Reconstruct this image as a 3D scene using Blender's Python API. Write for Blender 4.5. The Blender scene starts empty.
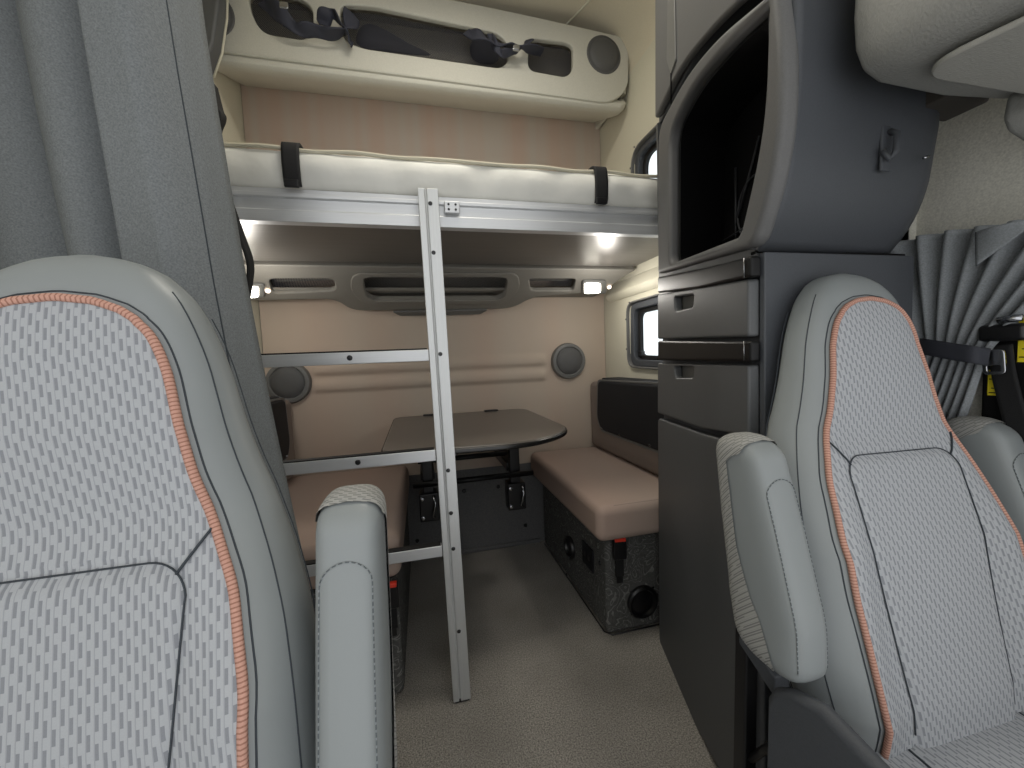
import bpy, bmesh, math, random
from mathutils import Vector, Matrix
import numpy as np
random.seed(4)
S = bpy.context.scene
COL = S.collection
PI = math.pi

# ------------------------------------------------------------------ camera
FPX = 385.0
YAW, PITCH, ROLL = math.radians(13.1), math.radians(-3.7), math.radians(-2.4)
CAM = Vector((0, 0, 1.0))
_f = Vector((math.sin(YAW)*math.cos(PITCH), math.cos(YAW)*math.cos(PITCH), math.sin(PITCH)))
_r = Vector((math.cos(YAW), -math.sin(YAW), 0))
_u = _r.cross(_f)
AX = math.cos(ROLL)*_r + math.sin(ROLL)*_u
AU = -math.sin(ROLL)*_r + math.cos(ROLL)*_u
cam_d = bpy.data.cameras.new('camera')
cam_d.sensor_width = 36
cam_d.lens = FPX/1024*36
cam_d.clip_start = 0.02
cam = bpy.data.objects.new('camera', cam_d)
COL.objects.link(cam)
m = Matrix((AX, AU, -_f)).transposed().to_4x4()
m.translation = CAM
cam.matrix_world = m
S.camera = cam

# ------------------------------------------------------------------ world, light, exposure
wd = bpy.data.worlds.new('world'); S.world = wd; wd.use_nodes = True
bg = wd.node_tree.nodes['Background']
bg.inputs[0].default_value = (0.98, 0.99, 1.0, 1)
bg.inputs[1].default_value = 1.05
S.view_settings.view_transform = 'Standard'
S.view_settings.look = 'None'
S.view_settings.gamma = 1
S.view_settings.use_curve_mapping = False
S.view_settings.exposure = 0.45


def lamp(name, kind, loc, energy, color=(1, 1, 1), size=0.1, rot=(0, 0, 0), size_y=None):
    l = bpy.data.lights.new(name, kind)
    l.energy = energy; l.color = color
    if kind == 'AREA':
        l.size = size
        if size_y: l.shape = 'RECTANGLE'; l.size_y = size_y
    else:
        l.shadow_soft_size = size
    o = bpy.data.objects.new(name, l); COL.objects.link(o)
    o.location = loc; o.rotation_euler = rot
    return o


lamp('reading_light_right', 'POINT', (0.78, 1.50, 1.26), 1.8, (1, .95, .88), .03)
lamp('reading_light_left', 'POINT', (-0.57, 1.50, 1.26), 1.8, (1, .95, .88), .03)
# unseen fill light just under the ceiling, brightens the upper sleeper
lamp('upper_fill_light', 'AREA', (0.2, 0.95, 2.44), 6.5, (1, .95, .84), .5, (0, 0, 0), .3)


# ------------------------------------------------------------------ geometry from the lens
def ray(x, y):
    return AX*((x-512)/FPX) - AU*((y-384)/FPX) + _f

def at(x, y, ax, v):
    d = ray(x, y); t = (v-CAM[ax])/d[ax]
    return CAM + d*t

def atY(x, y, Y): return at(x, y, 1, Y)
def atX(x, y, X): return at(x, y, 0, X)
def atZ(x, y, Z): return at(x, y, 2, Z)


# ------------------------------------------------------------------ materials
def lin(c):
    return tuple(((v/255)/12.92 if v/255 <= .04045 else ((v/255+.055)/1.055)**2.4) for v in c)

class NT:
    def __init__(self, name):
        self.m = bpy.data.materials.new(name); self.m.use_nodes = True
        self.t = self.m.node_tree; self.b = self.t.nodes['Principled BSDF']
    def n(self, typ, **k):
        o = self.t.nodes.new(typ)
        for a, v in k.items(): setattr(o, a, v)
        return o
    def l(self, a, b): self.t.links.new(a, b)
    def math(self, op, a, b=None, c=None):
        o = self.n('ShaderNodeMath', operation=op)
        for i, v in enumerate((a, b, c)):
            if v is None: continue
            if isinstance(v, (int, float)): o.inputs[i].default_value = v
            else: self.l(v, o.inputs[i])
        return o.outputs[0]
    def mix(self, fac, a, b):
        o = self.n('ShaderNodeMix', data_type='RGBA')
        if isinstance(fac, (int, float)): o.inputs[0].default_value = fac
        else: self.l(fac, o.inputs[0])
        for i, v in ((6, a), (7, b)):
            if isinstance(v, tuple): o.inputs[i].default_value = (*v[:3], 1)
            else: self.l(v, o.inputs[i])
        return o.outputs[2]
    def bump(self, h, strength=.3, dist=.002):
        o = self.n('ShaderNodeBump'); o.inputs['Strength'].default_value = strength
        o.inputs['Distance'].default_value = dist
        self.l(h, o.inputs['Height']); self.l(o.outputs[0], self.b.inputs['Normal'])

def mat(name, rgb, rough=.6, metal=0, noise=0, nscale=300, bump=0, bdist=.001, spec=.5, emit=0, ncol=.12):
    k = NT(name); c = lin(rgb)
    k.b.inputs['Roughness'].default_value = rough
    k.b.inputs['Metallic'].default_value = metal
    k.b.inputs['Specular IOR Level'].default_value = spec
    k.b.inputs['Base Color'].default_value = (*c, 1)
    if noise or bump:
        tc = k.n('ShaderNodeTexCoord'); nz = k.n('ShaderNodeTexNoise')
        nz.inputs['Scale'].default_value = nscale; nz.inputs['Detail'].default_value = 3
        k.l(tc.outputs['Object'], nz.inputs['Vector'])
        if noise:
            r = k.math('MULTIPLY', k.math('SUBTRACT', nz.outputs['Fac'], .5), noise*2)
            f = k.math('ADD', r, .5)
            k.l(k.mix(f, tuple(v*(1-ncol*2) for v in c), tuple(min(1, v*(1+ncol*2)) for v in c)), k.b.inputs['Base Color'])
        if bump: k.bump(nz.outputs['Fac'], bump, bdist)
    if emit:
        k.b.inputs['Emission Color'].default_value = (*c, 1)
        k.b.inputs['Emission Strength'].default_value = emit
    return k.m

def fabric(name, light, dark, w=.0056, L=.0195, coord='UV', axes=(0, 1), skew=.12):
    k = NT(name)
    tc = k.n('ShaderNodeTexCoord'); sp = k.n('ShaderNodeSeparateXYZ')
    k.l(tc.outputs[coord], sp.inputs[0])
    u, v = sp.outputs[axes[0]], sp.outputs[axes[1]]
    if coord == 'Object': u = k.math('ADD', u, sp.outputs[1])
    u = k.math('ADD', u, k.math('MULTIPLY', v, skew))
    uw = k.math('DIVIDE', u, w)
    col = k.math('FLOOR', uw)
    vv = k.math('FRACT', k.math('ADD', k.math('DIVIDE', v, L), k.math('MULTIPLY', col, .36)))
    tt = k.math('FRACT', uw)
    a = k.math('MULTIPLY', k.math('LESS_THAN', tt, .45), k.math('LESS_THAN', vv, .58))
    rib = k.math('MULTIPLY', k.math('GREATER_THAN', tt, .86), .45)
    msk = k.math('MAXIMUM', a, rib)
    nz = k.n('ShaderNodeTexNoise'); nz.inputs['Scale'].default_value = 900
    k.l(tc.outputs['Object'], nz.inputs['Vector'])
    c = k.mix(msk, lin(light), lin(dark))
    c2 = k.mix(k.math('MULTIPLY', nz.outputs['Fac'], .5), c, tuple(x*.75 for x in lin(light)))
    k.l(c2, k.b.inputs['Base Color'])
    k.b.inputs['Roughness'].default_value = .9
    k.b.inputs['Specular IOR Level'].default_value = .2
    k.bump(k.math('SUBTRACT', 1, msk), .5, .0015)
    return k.m

def brushed(name, rgb, rough=.35, sc=(2, 400, 400)):
    k = NT(name); c = lin(rgb)
    k.b.inputs['Metallic'].default_value = .45
    tc = k.n('ShaderNodeTexCoord'); mp = k.n('ShaderNodeMapping'); mp.inputs['Scale'].default_value = sc
    nz = k.n('ShaderNodeTexNoise'); nz.inputs['Scale'].default_value = 1
    k.l(tc.outputs['Object'], mp.inputs[0]); k.l(mp.outputs[0], nz.inputs['Vector'])
    k.l(k.mix(nz.outputs['Fac'], tuple(v*.85 for v in c), c), k.b.inputs['Base Color'])
    k.l(k.math('ADD', k.math('MULTIPLY', nz.outputs['Fac'], .2), rough-.1), k.b.inputs['Roughness'])
    return k.m

def striped(name, a, b, scale, axis=0, rough=.85):
    k = NT(name)
    tc = k.n('ShaderNodeTexCoord'); mp = k.n('ShaderNodeMapping')
    s = [.15, .15, .15]; s[axis] = scale; mp.inputs['Scale'].default_value = s
    nz = k.n('ShaderNodeTexNoise'); nz.inputs['Scale'].default_value = 1; nz.inputs['Detail'].default_value = 1
    k.l(tc.outputs['Object'], mp.inputs[0]); k.l(mp.outputs[0], nz.inputs['Vector'])
    r = k.n('ShaderNodeMapRange'); k.l(nz.outputs['Fac'], r.inputs[0]); r.inputs[1].default_value = .35; r.inputs[2].default_value = .65
    k.l(k.mix(r.outputs[0], lin(a), lin(b)), k.b.inputs['Base Color'])
    k.b.inputs['Roughness'].default_value = rough
    n2 = k.n('ShaderNodeTexNoise'); n2.inputs['Scale'].default_value = 500; k.l(tc.outputs['Object'], n2.inputs['Vector'])
    k.bump(n2.outputs['Fac'], .2, .001)
    return k.m

def carpet(name, a, b, scale=260, blot=3):
    k = NT(name)
    tc = k.n('ShaderNodeTexCoord')
    nz = k.n('ShaderNodeTexNoise'); nz.inputs['Scale'].default_value = scale; nz.inputs['Detail'].default_value = 4
    n2 = k.n('ShaderNodeTexNoise'); n2.inputs['Scale'].default_value = blot; n2.inputs['Detail'].default_value = 5
    for q in (nz, n2): k.l(tc.outputs['Object'], q.inputs['Vector'])
    r = k.n('ShaderNodeMapRange'); k.l(nz.outputs['Fac'], r.inputs[0]); r.inputs[1].default_value = .3; r.inputs[2].default_value = .7
    c = k.mix(r.outputs[0], lin(a), lin(b))
    r2 = k.n('ShaderNodeMapRange'); k.l(n2.outputs['Fac'], r2.inputs[0]); r2.inputs[1].default_value = .35; r2.inputs[2].default_value = .7
    r2.inputs[3].default_value = 0; r2.inputs[4].default_value = .45
    c = k.mix(r2.outputs[0], c, lin(a))
    k.l(c, k.b.inputs['Base Color']); k.b.inputs['Roughness'].default_value = .97
    k.b.inputs['Specular IOR Level'].default_value = .1
    k.bump(nz.outputs['Fac'], .8, .004)
    return k.m

def embossed(name, a, b):
    # carpet lining with wandering lighter crease lines
    k = NT(name)
    tc = k.n('ShaderNodeTexCoord')
    nz = k.n('ShaderNodeTexNoise'); nz.inputs['Scale'].default_value = 7; nz.inputs['Detail'].default_value = 2
    nz.inputs['Distortion'].default_value = 1.6
    k.l(tc.outputs['Object'], nz.inputs['Vector'])
    f = k.math('FRACT', k.math('MULTIPLY', nz.outputs['Fac'], 16))
    ln = k.math('LESS_THAN', k.math('ABSOLUTE', k.math('SUBTRACT', f, .5)), .09)
    n2 = k.n('ShaderNodeTexNoise'); n2.inputs['Scale'].default_value = 160; k.l(tc.outputs['Object'], n2.inputs['Vector'])
    m2 = k.math('MULTIPLY', ln, n2.outputs['Fac'])
    base = k.mix(n2.outputs['Fac'], tuple(v*.5 for v in lin(a)), tuple(v*1.4 for v in lin(a)))
    k.l(k.mix(m2, base, lin(b)), k.b.inputs['Base Color'])
    k.b.inputs['Roughness'].default_value = .95
    k.b.inputs['Specular IOR Level'].default_value = .1
    k.bump(k.math('SUBTRACT', n2.outputs['Fac'], ln), .5, .003)
    return k.m

def netting(name, rgb, cell=.006, fill=.82):
    k = NT(name); k.b.inputs['Base Color'].default_value = (*lin(rgb), 1); k.b.inputs['Roughness'].default_value = .8
    tc = k.n('ShaderNodeTexCoord'); sp = k.n('ShaderNodeSeparateXYZ'); k.l(tc.outputs['Object'], sp.inputs[0])
    a = k.math('FRACT', k.math('DIVIDE', k.math('ADD', sp.outputs[0], sp.outputs[2]), cell))
    b = k.math('FRACT', k.math('DIVIDE', k.math('SUBTRACT', sp.outputs[0], sp.outputs[2]), cell))
    hole = k.math('MULTIPLY', k.math('GREATER_THAN', a, 1-fill), k.math('GREATER_THAN', b, 1-fill))
    k.l(k.math('SUBTRACT', 1, hole), k.b.inputs['Alpha'])
    return k.m

def stitched(name, a, b, per=.004):
    k = NT(name)
    tc = k.n('ShaderNodeTexCoord'); sp = k.n('ShaderNodeSeparateXYZ'); k.l(tc.outputs['UV'], sp.inputs[0])
    f = k.math('FRACT', k.math('DIVIDE', sp.outputs[1], per))
    nz = k.n('ShaderNodeTexNoise'); nz.inputs['Scale'].default_value = 500; k.l(tc.outputs['Object'], nz.inputs['Vector'])
    w = k.math('ADD', k.math('MULTIPLY', k.math('LESS_THAN', f, .35), .7), k.math('MULTIPLY', nz.outputs['Fac'], .4))
    k.l(k.mix(w, lin(a), lin(b)), k.b.inputs['Base Color']); k.b.inputs['Roughness'].default_value = .9
    return k.m

M = {}
M['leather'] = mat('grey_vinyl', (134, 139, 140), .42, bump=.12, nscale=500, bdist=.0006, spec=.4)
M['leather_side'] = mat('grey_side_vinyl', (120, 126, 128), .6, bump=.15, nscale=500, bdist=.0006)
M['fabric'] = fabric('seat_fabric', (172, 175, 179), (126, 129, 135))
M['fabric2'] = fabric('seat_wing_fabric', (182, 185, 190), (122, 126, 132), w=.005, L=.018, skew=-.1)
M['strip'] = fabric('armrest_fabric', (165, 165, 161), (112, 112, 112), w=.004, L=.014, coord='Object', axes=(2, 0), skew=.2)
M['pipe'] = stitched('orange_stitching', (200, 156, 140), (146, 102, 86))
M['seam'] = mat('dark_seam', (52, 58, 64), .8)
M['thread'] = stitched('grey_thread', (70, 76, 80), (140, 146, 148), .006)
M['curtain'] = mat('curtain_cloth', (118, 122, 124), .9, noise=.9, nscale=420, bump=.3, bdist=.001, spec=.15, ncol=.14)
M['curtain_dark'] = mat('side_curtain_cloth', (130, 134, 137), .9, noise=.9, nscale=420, bump=.2, bdist=.001, spec=.15, ncol=.12)
M['plastic'] = mat('charcoal_plastic', (84, 86, 88), .5, bump=.35, nscale=420, bdist=.0008, noise=.5, ncol=.08)
M['plastic_light'] = mat('grey_plastic', (92, 92, 92), .6, bump=.35, nscale=420, bdist=.0008, noise=.5, ncol=.08)
M['plastic_side'] = mat('slate_plastic', (68, 71, 76), .6, bump=.35, nscale=420, bdist=.0008, noise=.5, ncol=.08)
M['black'] = mat('black_plastic', (20, 20, 22), .35)
M['gloss'] = mat('glossy_black_trim', (17, 17, 18), .42, spec=.25)
M['matte_black'] = mat('matte_black', (11, 11, 12), .8, spec=.2)
M['void'] = mat('cubby_lining', (9, 9, 11), .8, spec=.15)
M['rib'] = mat('cubby_rib', (40, 42, 46), .6)
M['beige'] = mat('beige_trim', (206, 202, 184), .75, noise=.6, nscale=350, bump=.15, bdist=.0008, ncol=.06, spec=.25)
M['ceil'] = mat('ceiling_cloth', (212, 204, 184), .85, noise=.6, nscale=350, ncol=.06, spec=.2)
M['cabwall'] = mat('cab_wall_trim', (208, 206, 196), .8, noise=.9, nscale=300, ncol=.1, spec=.25)
M['console'] = mat('upper_console_trim', (190, 188, 177), .62, noise=.6, nscale=350, bump=.15, bdist=.0008, ncol=.06)
M['shelf'] = mat('shelf_trim', (126, 123, 116), .65, noise=.5, nscale=350, bump=.15, bdist=.0008, ncol=.06)
M['overhead'] = mat('overhead_trim', (146, 146, 142), .6, bump=.5, nscale=300, bdist=.0015, noise=.4, ncol=.06)
M['overhead_in'] = mat('overhead_inset', (162, 161, 155), .5, bump=.5, nscale=300, bdist=.001)
M['tan_up'] = striped('upper_back_cloth', (198, 186, 174), (200, 177, 162), 16)
M['tan'] = striped('padded_back_cloth', (184, 171, 156), (186, 167, 151), 5)
M['cushion'] = striped('bench_cloth', (164, 148, 138), (172, 150, 138), 3)
M['cushion_b'] = mat('backrest_cloth', (132, 120, 112), .9, noise=.5, nscale=300)
M['navy'] = mat('dark_pad', (15, 17, 23), .7, noise=.5, nscale=200, ncol=.2)
M['carpet'] = carpet('floor_carpet', (104, 101, 97), (190, 185, 177))
M['lowwall'] = mat('rear_lower_trim', (98, 98, 98), .8, noise=.8, nscale=250, ncol=.15)
M['boxcarpet'] = embossed('bench_lining', (92, 92, 90), (150, 150, 147))
M['alu'] = brushed('aluminium', (206, 208, 208), .36, (300, 300, 2))
M['alu_x'] = brushed('aluminium_rail', (212, 214, 216), .38, (2, 300, 300))
M['under'] = brushed('bunk_underside', (105, 102, 98), .36, (3, 300, 3))
M['mattress'] = mat('mattress_cover', (222, 221, 214), .6, noise=.5, nscale=9, bump=.5, bdist=.012, ncol=.07)
M['mpipe'] = mat('mattress_piping', (196, 190, 170), .7)
M['table'] = mat('table_laminate', (98, 92, 86), .3, noise=.3, nscale=500, ncol=.05)
M['tedge'] = mat('table_edge', (30, 29, 28), .25)
M['grille'] = mat('speaker_grille', (84, 84, 84), .6, bump=.8, nscale=900, bdist=.001)
M['grille_ring'] = mat('speaker_ring', (104, 104, 102), .45)
M['net'] = netting('storage_net', (56, 56, 62))
M['net_b'] = mat('recess_lining', (150, 145, 134), .85)
M['strap'] = mat('navy_webbing', (46, 48, 60), .75, bump=.5, nscale=500, bdist=.001)
M['strap_b'] = mat('black_webbing', (16, 16, 18), .8, bump=.5, nscale=500, bdist=.001)
M['steel'] = mat('steel', (170, 172, 176), .25, 1)
M['red'] = mat('red_button', (235, 62, 40), .5)
M['yellow'] = mat('yellow_label', (232, 214, 40), .6)
M['lens'] = mat('lit_lens', (255, 250, 235), .3, emit=9)
M['lens2'] = mat('lit_lens_small', (255, 240, 220), .3, emit=2)
M['rubber'] = mat('black_rubber', (15, 15, 16), .7)
gk = NT('window_glass'); gk.b.inputs['Transmission Weight'].default_value = 1; gk.b.inputs['Roughness'].default_value = .02
gk.b.inputs['IOR'].default_value = 1.05; gk.b.inputs['Base Color'].default_value = (.85, .93, .95, 1); M['glass'] = gk.m


# ------------------------------------------------------------------ objects
def link(name, me, material=None, parent=None, smooth=False):
    o = bpy.data.objects.new(name, me); COL.objects.link(o)
    if material is not None: me.materials.append(M[material] if isinstance(material, str) else material)
    if smooth: me.polygons.foreach_set('use_smooth', [True]*len(me.polygons))
    if parent is not None:
        o.parent = parent
        if parent.parent is None: o.matrix_parent_inverse = Matrix.Translation(-parent.location)
    return o

def thing(name, loc, label, cat, group=None):
    o = bpy.data.objects.new(name, None); COL.objects.link(o)
    o.location = loc; o.empty_display_size = .05
    o['label'] = label; o['category'] = cat
    if group: o['group'] = group
    return o

def tag(o, label, cat, group=None):
    o['label'] = label; o['category'] = cat
    if group: o['group'] = group
    return o

def struct(o): o['kind'] = 'structure'; return o

def finish(bm, name, material, parent=None, smooth=False, bevel=0, seg=3, sub=0, angle=35):
    bmesh.ops.recalc_face_normals(bm, faces=bm.faces)
    me = bpy.data.meshes.new(name); bm.to_mesh(me); bm.free()
    o = link(name, me, material, parent, smooth)
    if bevel:
        b = o.modifiers.new('bevel', 'BEVEL'); b.width = bevel; b.segments = seg; b.limit_method = 'ANGLE'
        b.angle_limit = math.radians(angle)
        me.polygons.foreach_set('use_smooth', [True]*len(me.polygons))
        w = o.modifiers.new('wn', 'WEIGHTED_NORMAL'); w.keep_sharp = False
    if sub:
        s = o.modifiers.new('sub', 'SUBSURF'); s.levels = sub; s.render_levels = sub
    return o

def add_box(bm, x0, x1, y0, y1, z0, z1):
    vs = [bm.verts.new((x, y, z)) for z in (z0, z1) for y in (y0, y1) for x in (x0, x1)]
    for f in ((0, 2, 3, 1), (4, 5, 7, 6), (0, 1, 5, 4), (2, 6, 7, 3), (0, 4, 6, 2), (1, 3, 7, 5)):
        bm.faces.new([vs[i] for i in f])

def box(name, x0, x1, y0, y1, z0, z1, material, parent=None, bevel=0, seg=3):
    bm = bmesh.new(); add_box(bm, x0, x1, y0, y1, z0, z1)
    return finish(bm, name, material, parent, bevel=bevel, seg=seg)

def prism(name, pts, vec, material, parent=None, bevel=0, seg=3, angle=35):
    """polygon pts (3-D) swept along vec"""
    bm = bmesh.new(); v = Vector(vec)
    a = [bm.verts.new(p) for p in pts]; b = [bm.verts.new(Vector(p)+v) for p in pts]
    n = len(a); bm.faces.new(a); bm.faces.new(b[::-1])
    for i in range(n): bm.faces.new((a[i], a[(i+1) % n], b[(i+1) % n], b[i]))
    return finish(bm, name, material, parent, bevel=bevel, seg=seg, angle=angle)

def add_tube(bm, pts, r, n=8, cap=True, uv=None):
    pts = [Vector(p) for p in pts]; rings = []
    up = None; L = 0
    for i, p in enumerate(pts):
        t = (pts[min(i+1, len(pts)-1)]-pts[max(i-1, 0)])
        t = t.normalized() if t.length > 1e-9 else Vector((0, 0, 1))
        if up is None:
            up = t.cross(Vector((0, 0, 1))) if abs(t.z) < .9 else t.cross(Vector((1, 0, 0)))
        up = (up-t*up.dot(t)).normalized(); w = t.cross(up)
        rr = r[i] if isinstance(r, (list, tuple)) else r
        rings.append([bm.verts.new(p+(up*math.cos(2*PI*k/n)+w*math.sin(2*PI*k/n))*rr) for k in range(n)])
    D = [0]
    for i in range(1, len(pts)): D.append(D[-1]+(pts[i]-pts[i-1]).length)
    for i in range(len(rings)-1):
        for k in range(n):
            f = bm.faces.new((rings[i][k], rings[i][(k+1) % n], rings[i+1][(k+1) % n], rings[i+1][k]))
            if uv:
                for lp, (kk, ii) in zip(f.loops, ((k, i), (k+1, i), (k+1, i+1), (k, i+1))):
                    lp[uv].uv = (kk/n, D[ii])
    if cap:
        bm.faces.new(rings[0][::-1]); bm.faces.new(rings[-1])

def tube(name, pts, r, material, parent=None, n=8):
    bm = bmesh.new(); uv = bm.loops.layers.uv.new('UVMap'); add_tube(bm, pts, r, n, uv=uv)
    return finish(bm, name, material, parent, smooth=True)

def add_lathe(bm, prof, c, axis, n=32):
    """prof = [(radius, height)] about axis through c"""
    axis = Vector(axis).normalized(); a = axis.orthogonal().normalized(); b = axis.cross(a); c = Vector(c)
    rings = []
    for r, h in prof:
        if r < 1e-6: rings.append([bm.verts.new(c+axis*h)])
        else: rings.append([bm.verts.new(c+axis*h+(a*math.cos(2*PI*k/n)+b*math.sin(2*PI*k/n))*r) for k in range(n)])
    for i in range(len(rings)-1):
        p, q = rings[i], rings[i+1]
        for k in range(n):
            k2 = (k+1) % n
            if len(p) == 1 and len(q) == 1: continue
            if len(p) == 1: bm.faces.new((p[0], q[k], q[k2]))
            elif len(q) == 1: bm.faces.new((p[k], p[k2], q[0]))
            else: bm.faces.new((p[k], p[k2], q[k2], q[k]))

def lathe(name, prof, c, axis, material, parent=None, n=32):
    bm = bmesh.new(); add_lathe(bm, prof, c, axis, n)
    o = finish(bm, name, material, parent, smooth=True)
    e = o.modifiers.new('es', 'EDGE_SPLIT'); e.split_angle = math.radians(40)
    return o

def rnd(pts, r, n=6):
    """round the corners of a 2-D polygon"""
    out = []; N = len(pts)
    for i in range(N):
        p = Vector(pts[i]); a = Vector(pts[i-1])-p; b = Vector(pts[(i+1) % N])-p
        rr = r[i] if isinstance(r, (list, tuple)) else r
        d = min(rr, a.length*.48, b.length*.48)
        if d < 1e-5: out.append(tuple(p)); continue
        s, e = p+a.normalized()*d, p+b.normalized()*d
        for k in range(n+1):
            t = k/n; out.append(tuple(s*(1-t)**2+p*2*t*(1-t)+e*t*t))
    return out

def circ(cx, cy, rx, ry=None, n=28):
    ry = ry or rx
    return [(cx+rx*math.cos(2*PI*k/n), cy+ry*math.sin(2*PI*k/n)) for k in range(n)]

def plate(name, loops, mw, thick, bevel, material, parent=None, res=2):
    """filled outline with holes, in the plane of matrix mw, thickness centred on it"""
    cu = bpy.data.curves.new(name, 'CURVE'); cu.dimensions = '2D'; cu.fill_mode = 'BOTH'
    cu.extrude = max(thick/2-bevel, 0); cu.bevel_depth = bevel; cu.bevel_resolution = res; cu.offset = -bevel
    for i_, lp in enumerate(loops):
        ar = sum(lp[k-1][0]*lp[k][1]-lp[k][0]*lp[k-1][1] for k in range(len(lp)))
        if (ar < 0) == (i_ == 0): lp = lp[::-1]
        sp = cu.splines.new('POLY'); sp.points.add(len(lp)-1); sp.use_cyclic_u = True
        for q, p in zip(sp.points, lp): q.co = (p[0], p[1], 0, 1)
    tmp = bpy.data.objects.new('tmp', cu); COL.objects.link(tmp)
    dg = bpy.context.evaluated_depsgraph_get(); dg.update()
    me = bpy.data.meshes.new_from_object(tmp.evaluated_get(dg)); me.name = name
    bpy.data.objects.remove(tmp); bpy.data.curves.remove(cu)
    me.transform(mw)
    me.materials.clear()
    bm = bmesh.new(); bm.from_mesh(me)
    bmesh.ops.remove_doubles(bm, verts=bm.verts, dist=1e-5)
    bmesh.ops.recalc_face_normals(bm, faces=bm.faces); bm.to_mesh(me); bm.free()
    o = link(name, me, material, parent, True)
    e = o.modifiers.new('es', 'EDGE_SPLIT'); e.split_angle = math.radians(38)
    o.modifiers.new('wn', 'WEIGHTED_NORMAL').weight = 80
    return o

def frame_mat(o, x, y):
    x = Vector(x).normalized(); y = Vector(y).normalized(); z = x.cross(y)
    m = Matrix((x, y, z)).transposed().to_4x4(); m.translation = Vector(o)
    return m

def grid_mesh(name, fn, nu, nv, material, parent=None, thick=0, uvfn=None, sub=0):
    bm = bmesh.new(); uv = bm.loops.layers.uv.new('UVMap')
    g = [[bm.verts.new(fn(i/nu, j/nv)) for i in range(nu+1)] for j in range(nv+1)]
    for j in range(nv):
        for i in range(nu):
            f = bm.faces.new((g[j][i], g[j][i+1], g[j+1][i+1], g[j+1][i]))
            if uvfn:
                for lp, (a, b) in zip(f.loops, ((i, j), (i+1, j), (i+1, j+1), (i, j+1))): lp[uv].uv = uvfn(a/nu, b/nv)
    me = bpy.data.meshes.new(name); bm.to_mesh(me); bm.free()
    o = link(name, me, material, parent, True)
    if thick:
        s = o.modifiers.new('sol', 'SOLIDIFY'); s.thickness = thick; s.offset = 0
    if sub:
        s = o.modifiers.new('sub', 'SUBSURF'); s.levels = sub; s.render_levels = sub
    return o

def ribbon(name, pts, width, material, parent=None, thick=.004, n=40, axis0=(0, 0, 1), twist=0, wob=0, seed=1):
    """flat webbing along a smooth path"""
    P = [Vector(p) for p in pts]; R = random.Random(seed)
    ph = R.random()*6
    def cr(t):
        k = min(int(t*(len(P)-1)), len(P)-2); f = t*(len(P)-1)-k
        a, b, c, d = P[max(k-1, 0)], P[k], P[k+1], P[min(k+2, len(P)-1)]
        return .5*((2*b)+(c-a)*f+(2*a-5*b+4*c-d)*f*f+(3*b-a-3*c+d)*f**3)
    def fn(u, v):
        p = cr(v); t = (cr(min(v+.01, 1))-cr(max(v-.01, 0))).normalized()
        s = Vector(axis0); s = (s-t*s.dot(t)).normalized()
        q = t.cross(s); a = twist*v
        s = s*math.cos(a)+q*math.sin(a)
        ww = width*(1-wob*.5*(1+math.sin(v*17+ph)))
        return p+s*(u-.5)*ww+q*wob*.02*math.sin(v*23+ph+u*3)
    return grid_mesh(name, fn, 6, n, material, parent, thick)

def interp(t, tab):
    xs = [a for a, b in tab]; ys = [b for a, b in tab]
    return float(np.interp(t, xs, ys))


# ================================================================== THE SETTING
XR, XL, YB, ZC = 1.0, -0.70, 1.97, 2.50
YF = -0.55
# floor
struct(grid_mesh('floor', lambda u, v: (XL+(XR-XL)*u, YF+(YB-YF)*v, 0), 2, 2, 'carpet'))
box('sill', XR, 1.06, YF, .62, -.02, .0, 'carpet', bpy.data.objects['floor'])
# rear wall: plain board with three cloth or plastic panels on it
wr = struct(box('wall_rear', XL, XR, YB+.012, YB+.05, 0, ZC, 'tan'))
box('upper_panel', XL+.002, XR-.002, YB, YB+.011, 1.42, ZC-.01, 'tan_up', wr)
low = box('lower_panel', XL+.002, XR-.002, YB-.004, YB+.011, .001, .44, 'lowwall', wr)
for X in (-.07, .02, .18, .36, .5):
    lathe('clip', [(0, -.006), (.008, -.005), (.011, 0), (.011, .002)], (X, YB-.006, .1 if X in (.5, -.07) else .33), (0, 1, 0), 'black', low, 12)

def padded(u, v):
    x = XL+.003+(XR-XL-.006)*u; z = .44+(1.42-.44)*v
    y = YB
    # three long embossed ribs
    a = min(max((x+.51)/.03, 0), 1)*min(max((.66-x)/.03, 0), 1)
    for zc, h in ((.99, .032), (.91, .032), (.83, .0)):
        if h:
            d = (z-zc)/h
            if abs(d) < 1: y -= .016*a*(1-abs(d)**3)*(1 if d < .2 else 1-.5*(d-.2))
    return (x, y, z)
grid_mesh('padded_panel', padded, 110, 120, 'tan', wr)
# trim strip between floor and rear wall
struct(box('baseboard_rear', -.1, .58, YB-.02, YB-.005, 0, .022, 'lowwall', bevel=.006))

# side walls, with the window openings cut in
def wall_side(name, X, holes, material, y0, y1, out):
    s = 1
    loops = [[(y0, 0), (y1, 0), (y1, 2.30), (y0, 2.30)]]+holes
    mw = frame_mat((X+out*.0125, 0, 0), (0, 1, 0), (0, 0, 1))
    o = plate(name, loops, mw, .024, 0, material); return struct(o)
w1 = rnd([(1.23, 1.62), (1.64, 1.62), (1.64, 1.93), (1.23, 1.93)], .07)
w2 = rnd([(1.22, .915), (1.715, .94), (1.70, 1.255), (1.22, 1.24)], .05)
hd = rnd([(YF+.1, .95), (.22, .95), (.22, 1.55), (YF+.1, 1.55)], .08)
wrt = wall_side('wall_right', XR, [w1, w2], 'beige', .62, YB+.012, 1)
XCW = 1.045   # the cab doors stand further out than the sleeper walls
plate('door_side', [[(YF, 0), (.62, 0), (.62, 2.30), (YF, 2.30)], hd], frame_mat((XCW+.0125, 0, 0), (0, 1, 0), (0, 0, 1)), .024, 0, 'cabwall', wrt)
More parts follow.
